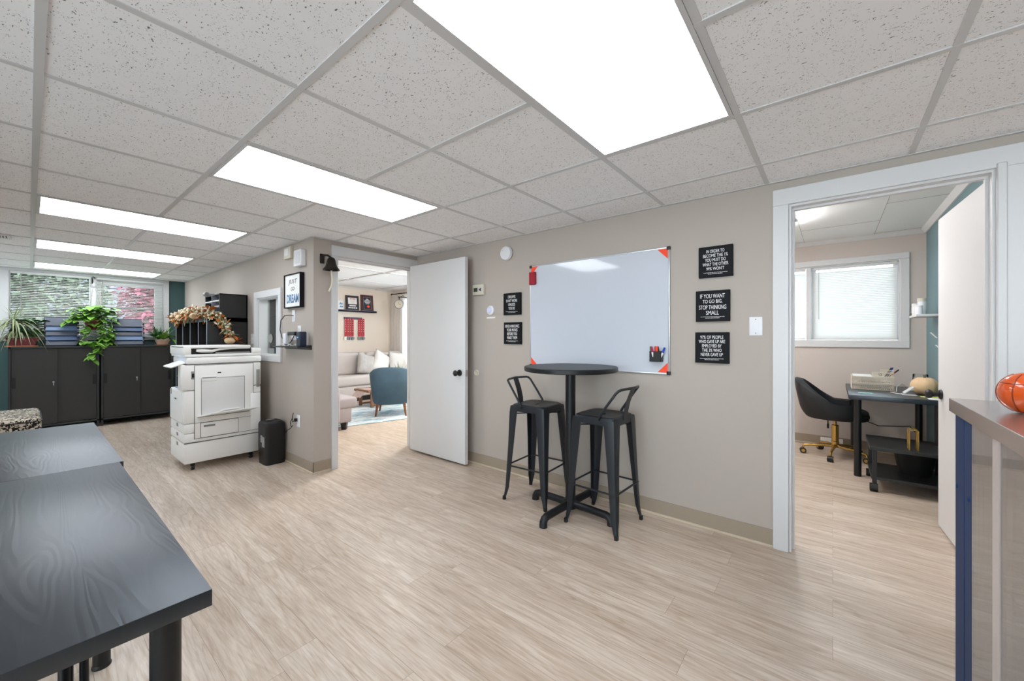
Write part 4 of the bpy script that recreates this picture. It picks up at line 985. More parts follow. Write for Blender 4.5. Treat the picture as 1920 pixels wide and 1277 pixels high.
def outlet(lab, y, z, axis='x'):
    t = thing('power_outlet', lab, 'power outlet', (SD, y, z))
    b = B(); b.box(-.006, 0, -.036, .036, -.058, .058, .0025, 2); b.build('cover', 'plate', t)
    for dz in (-.02, .02): b = B(); b.box(-.008, -.005, -.016, .016, dz-.014, dz+.014, .003, 2); b.build('socket', 'white', t)
    return t
outlet('white power outlet low on the taupe wall beside the shredder', 4.005, .445)
b = B(); b.tube([(SD-.024, 4.035, .455), (SD-.035, 4.06, .43), (SD-.03, 4.07, .47), (SD-.03, 4.05, .52), (SD-.03, 4.08, .46), (SD-.03, 4.12, .42), (SD-.03, 4.10, .38), (SD-.03, 4.06, .40), (SD-.03, 4.12, .36), (SD-.03, 4.20, .33), (SD-.02, 4.252, .30)], .0035, 6)
b.box(SD-.034, SD-.0075, 4.012, 4.036, .44, .47, .003, 1)
bmesh.ops.translate(b.bm, verts=b.bm.verts, vec=(-1.545, -4.375, 0)); b.build('power_cord', 'blackp', shred)

# ------------------------------------------------------------------ items on the side wall (X = SD, facing -X)
t = thing('siren_box', 'white square alarm box near the ceiling at the wall corner', 'alarm box', (SD, 3.925, 2.005))
b = B(); b.box(-.048, 0, -.082, .082, -.078, .078, .008, 3); b.build('housing', 'plate', t)
b = B(); b.box(-.050, -.047, -.055, .055, -.055, .055, .003, 1); b.build('panel', 'white', t)
t = thing('alarm_sensor', 'beige alarm box left of the white one, near the ceiling', 'alarm box', (SD, 4.19, 2.09))
b = B(); b.box(-.035, 0, -.08, .08, -.058, .058, .006, 2); b.build('housing', 'cream', t)
b = B(); b.box(-.0365, -.034, -.03, .06, -.03, .04, .002, 1); b.build('grille', 'plate', t)
t = thing('framed_print', 'black framed print with the word DREAM above the small wall shelf', 'picture', (SD, 4.065, 1.705))
b = B(); e = .010; hy_, hz = .185, .165
rect(b, 'x', -.04, 0, -hy_, hy_, -hz, hz, e, e, e, e, 0); b.build('frame', 'signblack', t, smooth=False)
b = B(); b.box(-.030, -.001, -hy_+e, hy_-e, -hz+e, hz-e); b.build('print_sheet', 'paper', t, smooth=False)
text('JUST', .05, 'inkg', t, (-.031, 0.0, .085), RX, fit=(.20, .055), shear=.2)
text('GO', .05, 'inkg', t, (-.031, 0.0, .02), RX, fit=(.08, .035), shear=.2)
text('DREAM', .05, 'inkb', t, (-.031, 0.0, -.075), RX, fit=(.27, .085), bold=.002)
t = thing('data_plate', 'narrow white cable plate under the framed print', 'wall plate', (SD, 4.107, 1.463))
b = B(); b.box(-.006, 0, -.036, .036, -.058, .058, .0025, 2); b.build('cover', 'plate', t)
outlet('white power outlet behind the black adapter above the small shelf', 3.98, 1.308)
b = B(); b.tube([(SD-.008, 4.10, 1.465), (SD-.03, 4.12, 1.47), (SD-.05, 4.20, 1.468), (SD-.06, 4.27, 1.42), (SD-.06, 4.29, 1.33), (SD-.06, 4.24, 1.25), (SD-.06, 4.17, 1.20), (SD-.08, 4.12, 1.182), (SD-.08, 4.04, 1.184), (SD-.07, 3.99, 1.22), (SD-.05, 3.99, 1.262)], .0045, 6)
tag(b.build('network_cable', 'blackp', None), 'black cable curving from the narrow plate down to the small shelf', 'cable')
t = thing('wall_shelf', 'small black floating shelf below the framed print at the wall corner', 'shelf', (SD, 4.01, 1.168))
b = B(); b.box(-.125, -.013, -.29, .29, -.012, .0, .001, 1); b.box(-.012, 0, -.29, .29, -.03, .012, .001, 1); b.build('board', 'blackboard', t)
t = thing('power_adapter', 'black power adapter bar plugged in above the small shelf', 'power adapter', (SD-.009, 4.03, 1.29))
b = B(); b.box(-.045, 0, -.06, .10, -.018, .018, .004, 2); b.build('body', 'blackp', t)
b = B(); b.box(-.05, 0, -.04, -.012, -.065, -.019, .003, 1); b.build('plug_block', 'plate', t)
t = thing('router', 'small dark blue network box with a blue light on the small wall shelf', 'router', (SD-.070, 3.775, 1.168))
b = B(); b.box(-.032, .032, -.038, .038, .0, .138, .010, 3); b.build('body', mat('dark navy plastic', '1B2338', .35, var=.05), t)
b = B(); b.cyl((-.0335, 0, .085), (-.0315, 0, .085), .005, n=10); b.build('status_light', 'ledb', t)
t = thing('router', 'white upright modem behind the cables on the small wall shelf', 'modem', (SD-.055, 4.16, 1.168))
b = B(); b.box(-.02, .02, -.035, .035, 0, .125, .008, 2); b.build('body', 'plate', t)
b = B(); r = random.Random(4)
for k in range(9):
    p = Vector((SD-.075+r.uniform(-.03, .03), 3.90+k*.03, 1.173)); pts = [p]
    for j in range(5): p = p+Vector((r.uniform(-.03, .03), r.uniform(-.03, .04), 0)); p.z = 1.172+abs(r.uniform(0, .02)); p.x = min(max(p.x, SD-.118), SD-.03); pts.append(p.copy())
    b.tube(pts, .0028, 5)
tag(b.build('white_cables', 'cordw', None), 'tangle of thin white cables lying on the small wall shelf', 'cables')
# wreath in the service window
t = thing('wreath', 'dark wreath hanging behind the service window glass', 'wreath', (SD+.135, 4.68, 1.50))
b = B(); r = random.Random(8)
for k in range(36):
    a = 2*PI*k/36
    for j in range(4): b.leaf((r.uniform(-.01, .01), math.cos(a)*.15, math.sin(a)*.19), (r.uniform(-.1, .6), math.cos(a)*r.uniform(-.3, 1), math.sin(a)*r.uniform(-.3, 1)), r.uniform(.05, .09), .03, .1, seg=3)
b.build('twigs', 'leafd', t)
b = B()
for k in range(20):
    a = r.uniform(0, 2*PI); b.leaf((.02, math.cos(a)*.14, math.sin(a)*.18), (.3, math.cos(a+.6), math.sin(a+.6)), .06, .035, .1, seg=3)
b.build('rust_leaves', 'flowo', t)
b = B(); b.tube([(0, .15*math.cos(2*PI*k/24), .19*math.sin(2*PI*k/24)) for k in range(25)], .02, 6); b.tube([(0, 0, .19), (-.02, 0, .3)], .003, 4); b.build('ring', 'bronze', t)
t = thing('wall_switch', 'white switch plate on the wall between shelving and service window', 'light switch', (SD, 5.245, 1.235))
b = B(); b.box(-.006, 0, -.036, .036, -.058, .058, .002, 1); b.build('cover', 'plate', t); b = B(); b.box(-.012, -.005, -.006, .006, -.012, .012, .001, 1); b.build('toggle', 'white', t)
# bell
t = thing('hanging_bell', 'dark cast iron bell with a white pull rope beside the open doorway', 'bell', (1.765, V, 1.985))
b = B(); b.box(-.062, -.020, -.014, 0, -.045, .045, .006, 2); b.tube([(-.04, -.01, .02), (-.035, -.04, .03), (-.02, -.075, .025), (.0, -.10, .0)], .009, 8); b.build('bracket', 'bronze', t)
b = B(); b.lathe([(.008, .008), (.026, .0), (.036, -.02), (.042, -.05), (.052, -.08), (.072, -.105), (.074, -.112), (.064, -.110), (.044, -.085), (.032, -.05), (.010, -.02)], (.0, -.10, 0), 32, False); b.build('bell_body', 'bronze', t)
b = B(); b.cyl((0, -.10, -.02), (0, -.10, -.10), .004, n=8); b.ell((0, -.10, -.108), .012, 12, 8); b.build('clapper', 'bronze', t)
b = B(); b.tube([(0, -.10, -.115), (.004, -.10, -.15), (.012, -.10, -.20), (.006, -.10, -.245), (-.012, -.10, -.29), (-.022, -.10, -.31)], [.008, .009, .010, .010, .009, .007], 8); b.build('pull_rope', 'rope', t)

# ------------------------------------------------------------------ display case at the right
CX1, CY0 = 2.062, -.335
t = thing('display_case', 'glass display counter with steel top and navy corner post at the right edge', 'display counter', (1.3, -.62, 0))
def cbx(*q, bev=.002, b=None):
    b = b or B(); b.box(q[0]-1.3, q[1]-1.3, q[2]+.62, q[3]+.62, q[4], q[5], bev, 1); return b
cbx(.55, CX1+.022, -.92, CY0+.012, .992, 1.038, bev=.0015).build('countertop', 'steel', t)
ps = cbx(1.945, CX1, CY0-.03, CY0, .0, .992).build('corner_post', 'blue', t); q_ = cbx(1.855, 1.943, CY0-.03, CY0-.001, 0, .992); q_.build('post_panel', 'blue', t)
for x_ in (2.035, 1.885):
    b = B(); b.lathe([(.008, 0), (.006, .004), (.001, .005)], (x_-1.3, CY0+.62-.001, .74), 10, True, (0, 1, 0)); b.build('rivet', 'blue', ps)
cbx(.55, 1.855, CY0-.006, CY0-.001, .06, .992, bev=0).build('front_glass', 'caseglass', t)
cbx(.55, CX1-.004, -.91, CY0-.035, 0, .06).build('plinth', 'greyp', t)
cbx(.55, CX1-.03, -.905, -.900, .06, .992, bev=0).build('back_glass', 'glass', t)
cbx(CX1-.010, CX1-.005, -.9, CY0-.031, .06, .992, bev=0).build('end_glass', 'glass', t)
cbx(CX1-.03, CX1, -.93, -.90, 0, .992).build('rear_post', 'blue', t)
cbx(1.585, 1.637, CY0-.001, CY0+.002, .0, .992, bev=0).build('glass_joint_strip', mat('pale joint strip', 'BFB5B2', .3, var=.01), t)
cbx(.56, CX1-.015, -.89, CY0-.04, .50, .508, bev=0).build('glass_shelf', 'glass', t)
def mag(lab, x, y, z, rz, c, c2):
    t = thing('magazine', lab, 'magazine', (x, y, z), rz, 'magazines inside the display case')
    B().box(-.11, .11, -.145, .145, 0, .006, .001, 1).build('pages', 'paper', t); B().box(-.111, .111, -.146, .146, .0061, .0075).build('cover', c, t); B().box(-.08, .02, -.10, .05, .0076, .0080).build('cover_picture', c2, t)
mag('white magazine with orange edge on the case shelf, farther one', 1.86, -.62, .508, .3, 'paper', 'orange')
mag('white magazine on the case shelf nearer the glass', 1.50, -.56, .508, -.5, 'paper', 'bluel')
mag('pink covered magazine on the bottom of the display case', 1.45, -.55, .0605, .4, 'inkr', 'paper')
t = thing('cookie_jar', 'glossy orange basketball shaped ceramic jar on the steel counter', 'jar', (1.80, -.434, 1.038))
R0 = .060
b = B(); b.ell((0, 0, R0*.96), (R0, R0, R0), 40, 24, lambda p: Vector((p.x, p.y, max(p.z, -.94)))); b.build('jar_body', 'ceramic', t)
b = B()
zz = R0*.96+R0*.46; rr = math.sqrt(R0**2-(R0*.46)**2)
b.tube([(math.cos(2*PI*k/40)*rr, math.sin(2*PI*k/40)*rr, zz) for k in range(41)], .0014, 6); b.build('lid_seam', 'ceramicd', t)
b = B()
for ang in (.3, 1.35, 2.4):
    b.tube([(math.cos(a)*R0*math.cos(ang)*1.001, math.cos(a)*R0*math.sin(ang)*1.001, R0*.96+math.sin(a)*R0) for a in [(-1.1+k*.1) for k in range(23)]], .0016, 6)
    b.tube([(-math.cos(a)*R0*math.cos(ang)*1.001, -math.cos(a)*R0*math.sin(ang)*1.001, R0*.96+math.sin(a)*R0) for a in [(-1.1+k*.1) for k in range(23)]], .0016, 6)
b.build('ball_groove', 'ceramicd', t)
t = thing('plastic_packet', 'crinkled clear plastic packet on the steel counter in front of the orange jar', 'plastic packet', (1.40, -.372, 1.038))
b = B(); r = random.Random(2); b.ell((0, 0, .032), (.034, .026, .033), 14, 9, lambda p: p*r.uniform(.9, 1.08)+Vector((0, 0, 0)), .6); b.build('bag', 'vinylbag', t, ang=10)
b = B(); b.box(-.02, .02, -.02, -.0, .006, .03, .003, 1); b.box(-.015, .02, .002, .018, .006, .045, .003, 1); b.build('contents', mat('lilac sweets', 'C7CBEA', .3, var=.1), t)

# ------------------------------------------------------------------ office
t = thing('office_desk', 'dark office desk with round black legs against the teal grey wall', 'desk', (5.24, -.43, 0))
b = B(); b.box(-.56, .55, -.318, .318, .695, .735, .0015, 2); b.build('desktop', 'top', t)
for lx, ly in ((-.50, .255), (-.50, -.25), (.49, .25), (.49, -.25)):
    b = B(); b.cyl((lx, ly, .0), (lx, ly, .695), .027, n=22); lg = b.build('leg', 'blackp', t)
# chair
t = thing('office_chair', 'black velvet tub office chair on a gold star base at the desk', 'chair', (5.36, -.02, 0), math.radians(0))
b = B(); b.lathe([(.034, .10), (.034, .16), (.030, .165), (.030, .33), (.026, .335)], (0, 0, 0), 24); b.cyl((0, 0, .33), (0, 0, .41), .013, n=12); b.build('gas_lift', 'gold', t)
cs = [(.14, 'a')]
for k in range(5):
    a = math.radians(100+72*k); d = Vector((math.cos(a), math.sin(a), 0))
    b = B(); b.tube([Vector((0, 0, .115))+d*.02, Vector((0, 0, .105))+d*.15, Vector((0, 0, .088))+d*.265, Vector((0, 0, .060))+d*.275], [.019, .015, .012, .010], 10); ar = b.build('base_arm', 'gold', t)
    p = d*.275; s2 = Vector((-d.y, d.x, 0))
    b = B(); b.cyl(p+Vector((0, 0, .03))-s2*.024, p+Vector((0, 0, .03))+s2*.024, .029, n=16); b.build('caster', 'blackp', ar)
    b = B(); b.cyl(p+Vector((0, 0, .03))-s2*.027, p+Vector((0, 0, .03))+s2*.027, .017, n=14); b.build('caster_cap', 'gold', ar)
b = B(); b.tube([(.05, .02, .40), (.10, .06, .36), (.10, .06, .31)], .006, 6); b.box(.085, .115, .05, .07, .27, .32, .004, 1); b.build('height_lever', 'blackp', t)
b = B(); b.ell((0, -.02, .455), (.235, .25, .06), 32, 10, None, .55); b.build('seat_cushion', 'bvelvet', t)
b = B(); R1 = []; n = 40      # wrap-around shell: back toward +Y, open toward the desk (-Y), cut-out below the back
for k in range(n+1):
    th_ = math.radians(-28+236*k/n); c, s_ = math.cos(th_), math.sin(th_)
    back = max(0, s_)
    top = .58+.235*back**1.2
    cut = math.exp(-((th_-PI/2)/.42)**2)
    bot = .415+.16*cut + (.0)
    ro, ri = .29+.02*back, .245
    P = []
    for (rad, z) in ((ro-.02, bot), (ro, bot+.03), (ro+.02*back, (top+bot)/2), (ro+.035*back, top-.012), (ro+.015*back, top), (ri+.025*back, top-.012), (ri+.01*back, (top+bot)/2), (ri, bot+.03)):
        P.append(b.v((c*rad, s_*rad*1.02, z)))
    R1.append(P)
b.skin(R1); b.build('shell', 'bvelvet', t, ang=60)
# cart
t = thing('rolling_stand', 'low black rolling stand with two shelves beside the office desk', 'stand', (4.60, -.47, 0))
b = B(); b.box(-.26, .26, -.25, .235, .335, .362, .001, 1); b.build('top_board', 'blackboard', t)
b = B(); b.box(-.24, .26, -.25, .225, .095, .118, .001, 1); b.build('lower_shelf', 'blackboard', t)
for lx in (-.235, .22):
    for ly in (-.225, .205):
        b = B(); b.box(lx-.014, lx+.014, ly-.014, ly+.014, .06, .336, .002, 1); lg = b.build('post', 'blackp', t)
        b = B(); b.cyl((lx-.008, ly-.02, .032), (lx-.008, ly+.03, .032), .032, n=18); b.build('caster', 'blackp', lg)
t = thing('waste_bin', 'dark bin between the shelves of the rolling stand', 'bin', (4.66, -.53, .118))
b = B(); b.lathe([(.10, 0), (.13, .18), (.133, .185), (.125, .186)], (0, 0, 0), 28); b.build('body', 'blackp', t)
t = thing('gold_file_holder', 'gold wire file holder on top of the low rolling stand', 'file holder', (4.42, -.54, .362))
b = B()
for x_ in (-.03, .02, .07):
    b.tube([(x_, .07, 0.003), (x_, .07, .155), (x_, .03, .162), (x_, .02, .155), (x_, .02, .003)], .004, 6)
b.tube([(-.04, .07, .003), (.08, .07, .003)], .004, 6); b.tube([(-.04, .02, .003), (.08, .02, .003)], .004, 6); b.build('wire_frame', 'gold', t)
DZ = .735
# mesh tray organiser
t = thing('desk_organizer', 'cream lattice tray organiser stacked on the office desk', 'desk organiser', (5.42, -.31, DZ))
def lattice(b, x0, x1, y0, y1, z0, z1):
    for (a, c) in (((x0, y0), (x1, y0)), ((x1, y0), (x1, y1)), ((x1, y1), (x0, y1)), ((x0, y1), (x0, y0))):
        a, c = Vector(a), Vector(c); L_ = (c-a).length; n = int(L_/.014)
        for z in (z0+.002, z1): b.tube([(a.x, a.y, z), (c.x, c.y, z)], .0028, 5)
        for k in range(n):
            p = a.lerp(c, k/n); q = a.lerp(c, min(1, (k+1.6)/n)); b.tube([(p.x, p.y, z0), (q.x, q.y, z1)], .0014, 4); 
            b.tube([(q.x, q.y, z0), (p.x, p.y, z1)], .0014, 4)
for z0, z1, x0, x1, y0, y1 in ((0, .060, -.15, .15, -.15, .16), (.064, .125, -.15, .15, -.15, .16)):
    b = B(); lattice(b, x0, x1, y0, y1, z0, z1); b.box(x0, x1, y0, y1, z0, z0+.002); b.build('tray', 'mesh', t, ang=80)
b = B(); lattice(b, -.12, .02, -.15, .0, .127, .165); b.box(-.12, .02, -.15, 0, .126, .128); b.build('pen_bin', 'mesh', t, ang=80)
b = B(); lattice(b, -.12, -.05, -.15, -.06, .167, .195); b.build('pen_bin', 'mesh', t, ang=80)
b = B(); b.box(-.14, .14, .005, .15, 0, .004)
o = b.build('paper_stack', 'paper', None); o.location = (5.42, -.31, DZ+.127); tag(o, 'white papers on top of the cream lattice organiser', 'papers')
b = B(); b.ell((0, 0, .014), .014, 14, 10); o = b.build('glass_paperweight', 'vinylbag', None); o.location = (5.40, -.37, DZ+.129); tag(o, 'small clear glass ball on the lattice organiser', 'paperweight')
for lab, dx, dy, d, c in (('black pen leaning left in the lattice organiser', -.10, -.09, (0, -.5, 1), 'blackp'), ('blue capped pen in the middle of the lattice organiser', -.09, -.105, (.0, -.45, 1), 'bluem'), ('red and black pen leaning right in the lattice organiser', -.085, -.12, (0, -.95, 1), 'redm')):
    marker(lab, (5.42+dx, -.31+dy, DZ+.132), d, 'blackp' if c == 'redm' else c, c if c == 'redm' else 'blackp', L=.10, r=.006, cat='pen', name='pen', grp='pens in the lattice organiser')
t = thing('faux_pumpkin', 'pale peach decorative pumpkin on the office desk beside the door edge', 'pumpkin', (5.12, -.645, DZ))
b = B(); pump(b, (0, 0, .078), .088, .98, 10); b.build('body', 'pump', t); b = B(); b.tube([(0, 0, .135), (.003, 0, .160), (.012, .005, .175)], [.009, .007, .006], 8); b.build('stalk', 'stem', t)
t = thing('glass_jar', 'glass jar behind the pumpkin on the office desk', 'jar', (5.55, -.67, DZ))
b = B(); b.lathe([(.05, 0), (.055, .01), (.055, .15), (.052, .155)], (0, 0, 0), 28); b.build('jar_body', 'glass', t); b = B(); b.lathe([(.048, .004), (.05, .01), (.05, .10)], (0, 0, 0), 24); b.build('candle', 'paper', t)
t = thing('phone_stand', 'white folding phone stand lying on the office desk', 'phone stand', (5.0, -.53, DZ))
b = B(); b.box(-.05, .05, -.005, .005, 0, .09, .002, 1, rot=Matrix.Rotation(math.radians(48), 3, 'X')); b.build('support', 'white', t)
b = B(); b.box(-.05, .05, -.05, .045, 0, .005, .001, 1); b.build('base', 'plate', t)
b = B(); b.box(-.03, .03, -.022, .022, 0, .045, .006, 2); o = b.build('charger_brick', 'plate', None); o.location = (5.40, -.60, DZ); o.rotation_euler = (0, 0, .4); tag(o, 'white charger brick beside the pumpkin on the office desk', 'charger')
b = B(); b.tube([(5.42, -.565, DZ+.03), (5.38, -.52, DZ+.07), (5.30, -.48, DZ+.04), (5.20, -.47, DZ+.004), (5.12, -.42, DZ+.003), (5.02, -.47, DZ+.003), (4.93, -.55, DZ+.004)], .003, 6)
b.tube([(4.70, -.10, DZ+.003), (4.69, -.10, DZ+.006), (4.675, -.096, DZ-.01), (4.672, -.096, DZ-.06), (4.675, -.095, DZ-.09)], .0025, 6) if False else None
tag(b.build('charging_cable', 'cordw', None), 'white charging cable curling over the office desk', 'cable')
b = B(); b.box(-.03, .03, -.05, .05, 0, .006, .002, 1); o = b.build('white_card_pack', 'teall', None); o.location = (4.88, -.235, DZ); o.rotation_euler = (0, 0, .15); tag(o, 'flat aqua and white packet near the front of the office desk', 'packet')
b = B(); b.box(-.035, .035, -.06, .06, 0, .003, .001, 1); o = b.build('sticky_notes', 'lime', None); o.location = (4.92, -.655, DZ); tag(o, 'lime green note pad on the office desk beside the door knob', 'note pad')
b = B(); b.box(-.05, .05, -.05, .05, 0, .006, .001, 1); o = b.build('note_block', 'paper', None); o.location = (4.76, -.67, DZ); tag(o, 'white note block at the front corner of the office desk', 'notepad')
b = B(); b.tube([(OX-.02, -.24, .40), (OX-.05, -.30, .33), (OX-.07, -.38, .30), (OX-.07, -.48, .31), (OX-.10, -.62, .33), (OX-.14, -.70, .22), (OX-.15, -.705, .02)], .005, 6); b.box(OX-.03, OX-.007, -.252, -.228, .388, .412, .003, 1)
tag(b.build('cable', 'blackp', None), 'black cord sagging along the office wall under the desk', 'cord')
t = thing('power_outlet', 'white power outlet on the office wall behind the chair', 'power outlet', (OX, -.24, .40)); b = B(); b.box(-.006, 0, -.036, .036, -.058, .058, .0025, 2); b.build('cover', 'plate', t)
t = thing('floor_paper', 'white sheet leaning against the office baseboard behind the chair', 'paper', (OX-.04, .02, 0)); b = B(); b.box(-.012, -.008, -.11, .09, 0, .10, rot=Matrix.Rotation(.2, 3, 'Y')); b.build('sheet', 'paper', t)
t = thing('office_wall_shelf', 'white floating shelf on the teal wall, left of the open office door', 'shelf', (5.32, -.665, 1.46))
b = B(); b.box(-.30, .12, -.082, .085, -.02, .0, .002, 1); b.build('board', 'white', t)
def bottle(lab, x, y, r_, h_, m='plate', cap='plate', name='bottle'):
    t = thing(name, lab, 'bottle', (x, y, 1.46), group='bottles on the office wall shelf')
    B().lathe([(r_, 0), (r_, h_*.75), (r_*.9, h_*.8)], (0, 0, 0), 18).build('body', m, t); B().lathe([(r_*1.02, h_*.8), (r_*1.02, h_*.985), (r_*.9, h_)], (0, 0, 0), 18).build('cap', cap, t)
bottle('white canister second from the left on the office wall shelf', 5.36, -.615, .026, .115)
bottle('taller white canister beside the door edge on the office wall shelf', 5.22, -.640, .030, .155, 'plate', 'cream')
bottle('white bottle low in front of the canisters on the office wall shelf', 5.14, -.61, .026, .085)
bottle('small dark capped bottle between the canisters on the office wall shelf', 5.31, -.665, .011, .135, 'blackp', 'blackp')
bottle('tiny brown jar at the front end of the office wall shelf', 5.41, -.60, .016, .035, 'stem', 'silver')
for lab, x_, z_, w_ in (('white card sticking out from the teal wall below the office shelf', 5.20, 1.27, .07), ('smaller white card on the teal wall above the pumpkin', 5.08, 1.165, .05)):
    b = B(); b.box(-.03, .03, .004, w_, 0, .004, .0008, 1, rot=Matrix.Rotation(.9, 3, 'X')); b.box(-.03, .03, .001, .004, -.01, .06)
    o = b.build('wall_card', 'paper', None); o.location = (x_, OY0, z_); tag(o, lab, 'card')

# ------------------------------------------------------------------ living room
o = B().box(-1.15, 1.15, -.95, .95, 0, .010, .004, 1).build('area_rug', 'rug', None); o.location = (4.02, 5.95, 0); o.rotation_euler = (0, 0, math.radians(-14)); tag(o, 'pale blue and white distressed rug on the living room floor', 'rug')
def cushion(b, x0, x1, y0, y1, z0, z1, bev=.05): b.box(x0, x1, y0, y1, z0, z1, bev, 4)
def pillow(lab, loc, size, rot, m, th=.07):
    b = B()
    def f(p): 
        k = 1-.32*(abs(p.x)**3*abs(p.z)**3)**.5
        return Vector((p.x*(1-.10*(1-abs(p.z)**2)*abs(p.x)**4), p.y*max(.12, (1-abs(p.x)**3))*max(.12, (1-abs(p.z)**3)), p.z*(1-.10*(1-abs(p.x)**2)*abs(p.z)**4)))
    n = 18; R = []
    for sgn in (-1, 1):
        pass
    g1 = [[None]*(n+1) for _ in range(n+1)]; g2 = [[None]*(n+1) for _ in range(n+1)]
    for i in range(n+1):
        for j in range(n+1):
            u, v_ = -1+2*i/n, -1+2*j/n; bul = th*((1-u**4)*(1-v_**4))**.5; pin = 1-.08*(1-abs(u*v_))
            g1[i][j] = b.v((u*size/2*pin, -bul, v_*size/2*pin))
            g2[i][j] = g1[i][j] if i in (0, n) or j in (0, n) else b.v((u*size/2*pin, bul, v_*size/2*pin))
    for i in range(n):
        for j in range(n):
            b.bm.faces.new((g1[i][j], g1[i+1][j], g1[i+1][j+1], g1[i][j+1])); b.bm.faces.new((g2[i][j], g2[i][j+1], g2[i+1][j+1], g2[i+1][j]))
    o = b.build('throw_pillow', m, None, ang=120); o.location = loc; o.rotation_euler = rot; tag(o, lab, 'pillow', None); return o
# back sofa
t = thing('sofa', 'long pale grey sofa against the far living room wall', 'sofa', (4.4, 7.62, 0))
b = B(); cushion(b, -1.0, 1.03, -.42, .42, .09, .30, .03); b.build('base', 'sofa', t)
b = B(); cushion(b, -1.0, 1.03, .16, .44, .28, .86, .06); b.build('back_frame', 'sofa', t)
for k, (x0, x1) in enumerate(((-.80, .10), (.11, 1.02))):
    b = B(); cushion(b, x0, x1, -.44, .20, .30, .49, .05); b.build('seat_cushion', 'sofa', t)
    b = B(); cushion(b, x0, x1, .0, .24, .48, .94, .07); b.build('back_cushion', 'sofa', t)
b = B(); cushion(b, -1.05, -.80, -.40, .42, .09, .62, .06); b.build('armrest', 'sofa', t)
b = B(); b.box(-.98, 1.0, -.40, .40, .0, .09); b.build('dark_plinth', 'blackp', t)
pillow('mottled grey square pillow on the far sofa', (4.42, 7.50, .69), .44, (math.radians(-14), .25, .15), 'pillowg')
pillow('off-white pillow with stitching behind the grey one on the far sofa', (4.80, 7.54, .70), .46, (math.radians(-12), .5, .1), 'pillow')
pillow('white pillow at the right end of the far sofa', (5.2, 7.50, .70), .44, (math.radians(-14), .1, -.1), 'pillow')
# side loveseat
t = thing('loveseat', 'grey fabric loveseat seen from its side, left edge of the doorway', 'sofa', (2.35, 5.55, 0))
b = B(); cushion(b, -.50, .44, -.46, .75, .10, .30, .02); b.build('base', 'sofa2', t)
for y0 in (-.50, .58): b = B(); cushion(b, -.50, .27, y0, y0+.20, .10, .60, .05); b.build('armrest', 'sofa2', t)
for y0, y1 in ((-.47, .13), (.14, .60)): b = B(); cushion(b, -.25, .52, y0, y1, .285, .435, .035); b.build('seat_cushion', 'sofa2', t)
b = B(); cushion(b, -.52, -.22, -.5, .78, .10, .84, .07); b.build('backrest', 'sofa2', t)
for x_, y_ in ((.36, -.40), (.36, .68), (-.45, -.40), (-.45, .68)): b = B(); b.lathe([(.038, 0), (.056, .10)], (x_, y_, 0), 4); b.build('foot', 'blackp', t, smooth=False)
pillow('white pillow on the side loveseat at the left edge of the doorway', (2.50, 5.62, .62), .44, (math.radians(-18), 0, math.radians(70)), 'pillow')
# coffee table
t = thing('coffee_table', 'low wooden coffee table between the blue chair and the sofas', 'coffee table', (4.22, 6.48, 0))
b = B(); b.box(-.50, .55, -.24, .24, .285, .322, .004, 2); b.build('tabletop', 'woodl', t)
for x_ in (-.40, .44):
    for y_ in (-.19, .19): b = B(); b.box(x_-.025, x_+.025, y_-.02, y_+.02, 0.012, .286, .003, 1); b.build('leg', 'woodl', t)
b = B(); b.box(-.40, .44, -.20, -.18, .03, .06, .002, 1); b.box(-.40, .44, .18, .20, .03, .06, .002, 1); b.build('stretcher', 'woodl', t)
b = B(); n = 10; g1 = []
for i in range(n+1):
    u = i/n; row = []
    for j in range(7):
        v_ = j/6; z = .328 if u > .45 else .328-(.45-u)*.28
        row.append(b.v((-.30-.30*(1-u)+.0, -.15+.30*v_, z+.004*math.sin(j*2+i))))
    g1.append(row)
for i in range(n):
    for j in range(6): b.bm.faces.new((g1[i][j], g1[i+1][j], g1[i+1][j+1], g1[i][j+1]))
bmesh.ops.solidify(b.bm, geom=b.bm.faces[:], thickness=.006)
o = b.build('table_runner', 'patt', None); o.location = (4.22, 6.48, 0); tag(o, 'pink and cream patterned cloth hanging over the coffee table end', 'cloth')
t = thing('potted_grass', 'thin leafy plant standing on the coffee table behind the blue chair', 'plant', (4.55, 6.5, .322))
b = B(); b.lathe([(.05, 0), (.07, .12), (.072, .125)], (0, 0, 0), 20); b.build('pot', 'white', t)
b = B(); r = random.Random(6); spike_plant(b, (0, 0, .12), 26, .40, .014, r, .45, (.05, .4), .7); b.build('foliage', 'leafs', t)
# blue tub chair
t = thing('blue_armchair', 'blue velvet tub armchair with walnut legs, seen from behind', 'armchair', (3.745, 5.56, 0), math.radians(-40.5))
b = B(); n = 36; R1 = []
for k in range(n+1):
    th_ = math.radians(180-8+ (196*k/n)); c, s_ = math.cos(th_), math.sin(th_); back = max(0, -s_)
    top = .60+.19*back**.7
    P = []
    for rad, z in ((.275, .20), (.300, .23), (.325+.01*back, .45), (.345+.02*back, top-.02), (.325+.02*back, top), (.265+.02*back, top-.02), (.25, .42), (.24, .23)):
        e = .78; P.append(b.v((math.copysign(abs(c)**e, c)*rad, math.copysign(abs(s_)**e, s_)*rad, z)))
    R1.append(P)
b.skin(R1); b.build('shell', 'velvet', t, ang=60)
b = B(); cushion(b, -.25, .25, -.24, .32, .20, .44, .05); b.build('seat_cushion', 'velvet', t)
for x_, y_, ox, oy in ((-.20, -.20, -.03, -.03), (.20, -.20, .03, -.03), (-.21, .24, -.03, .03), (.21, .24, .03, .03)):
    b = B(); b.tube([(x_, y_, .215), (x_+ox, y_+oy, .0105)], [.024, .013], 12); b.build('leg', 'wood', t)
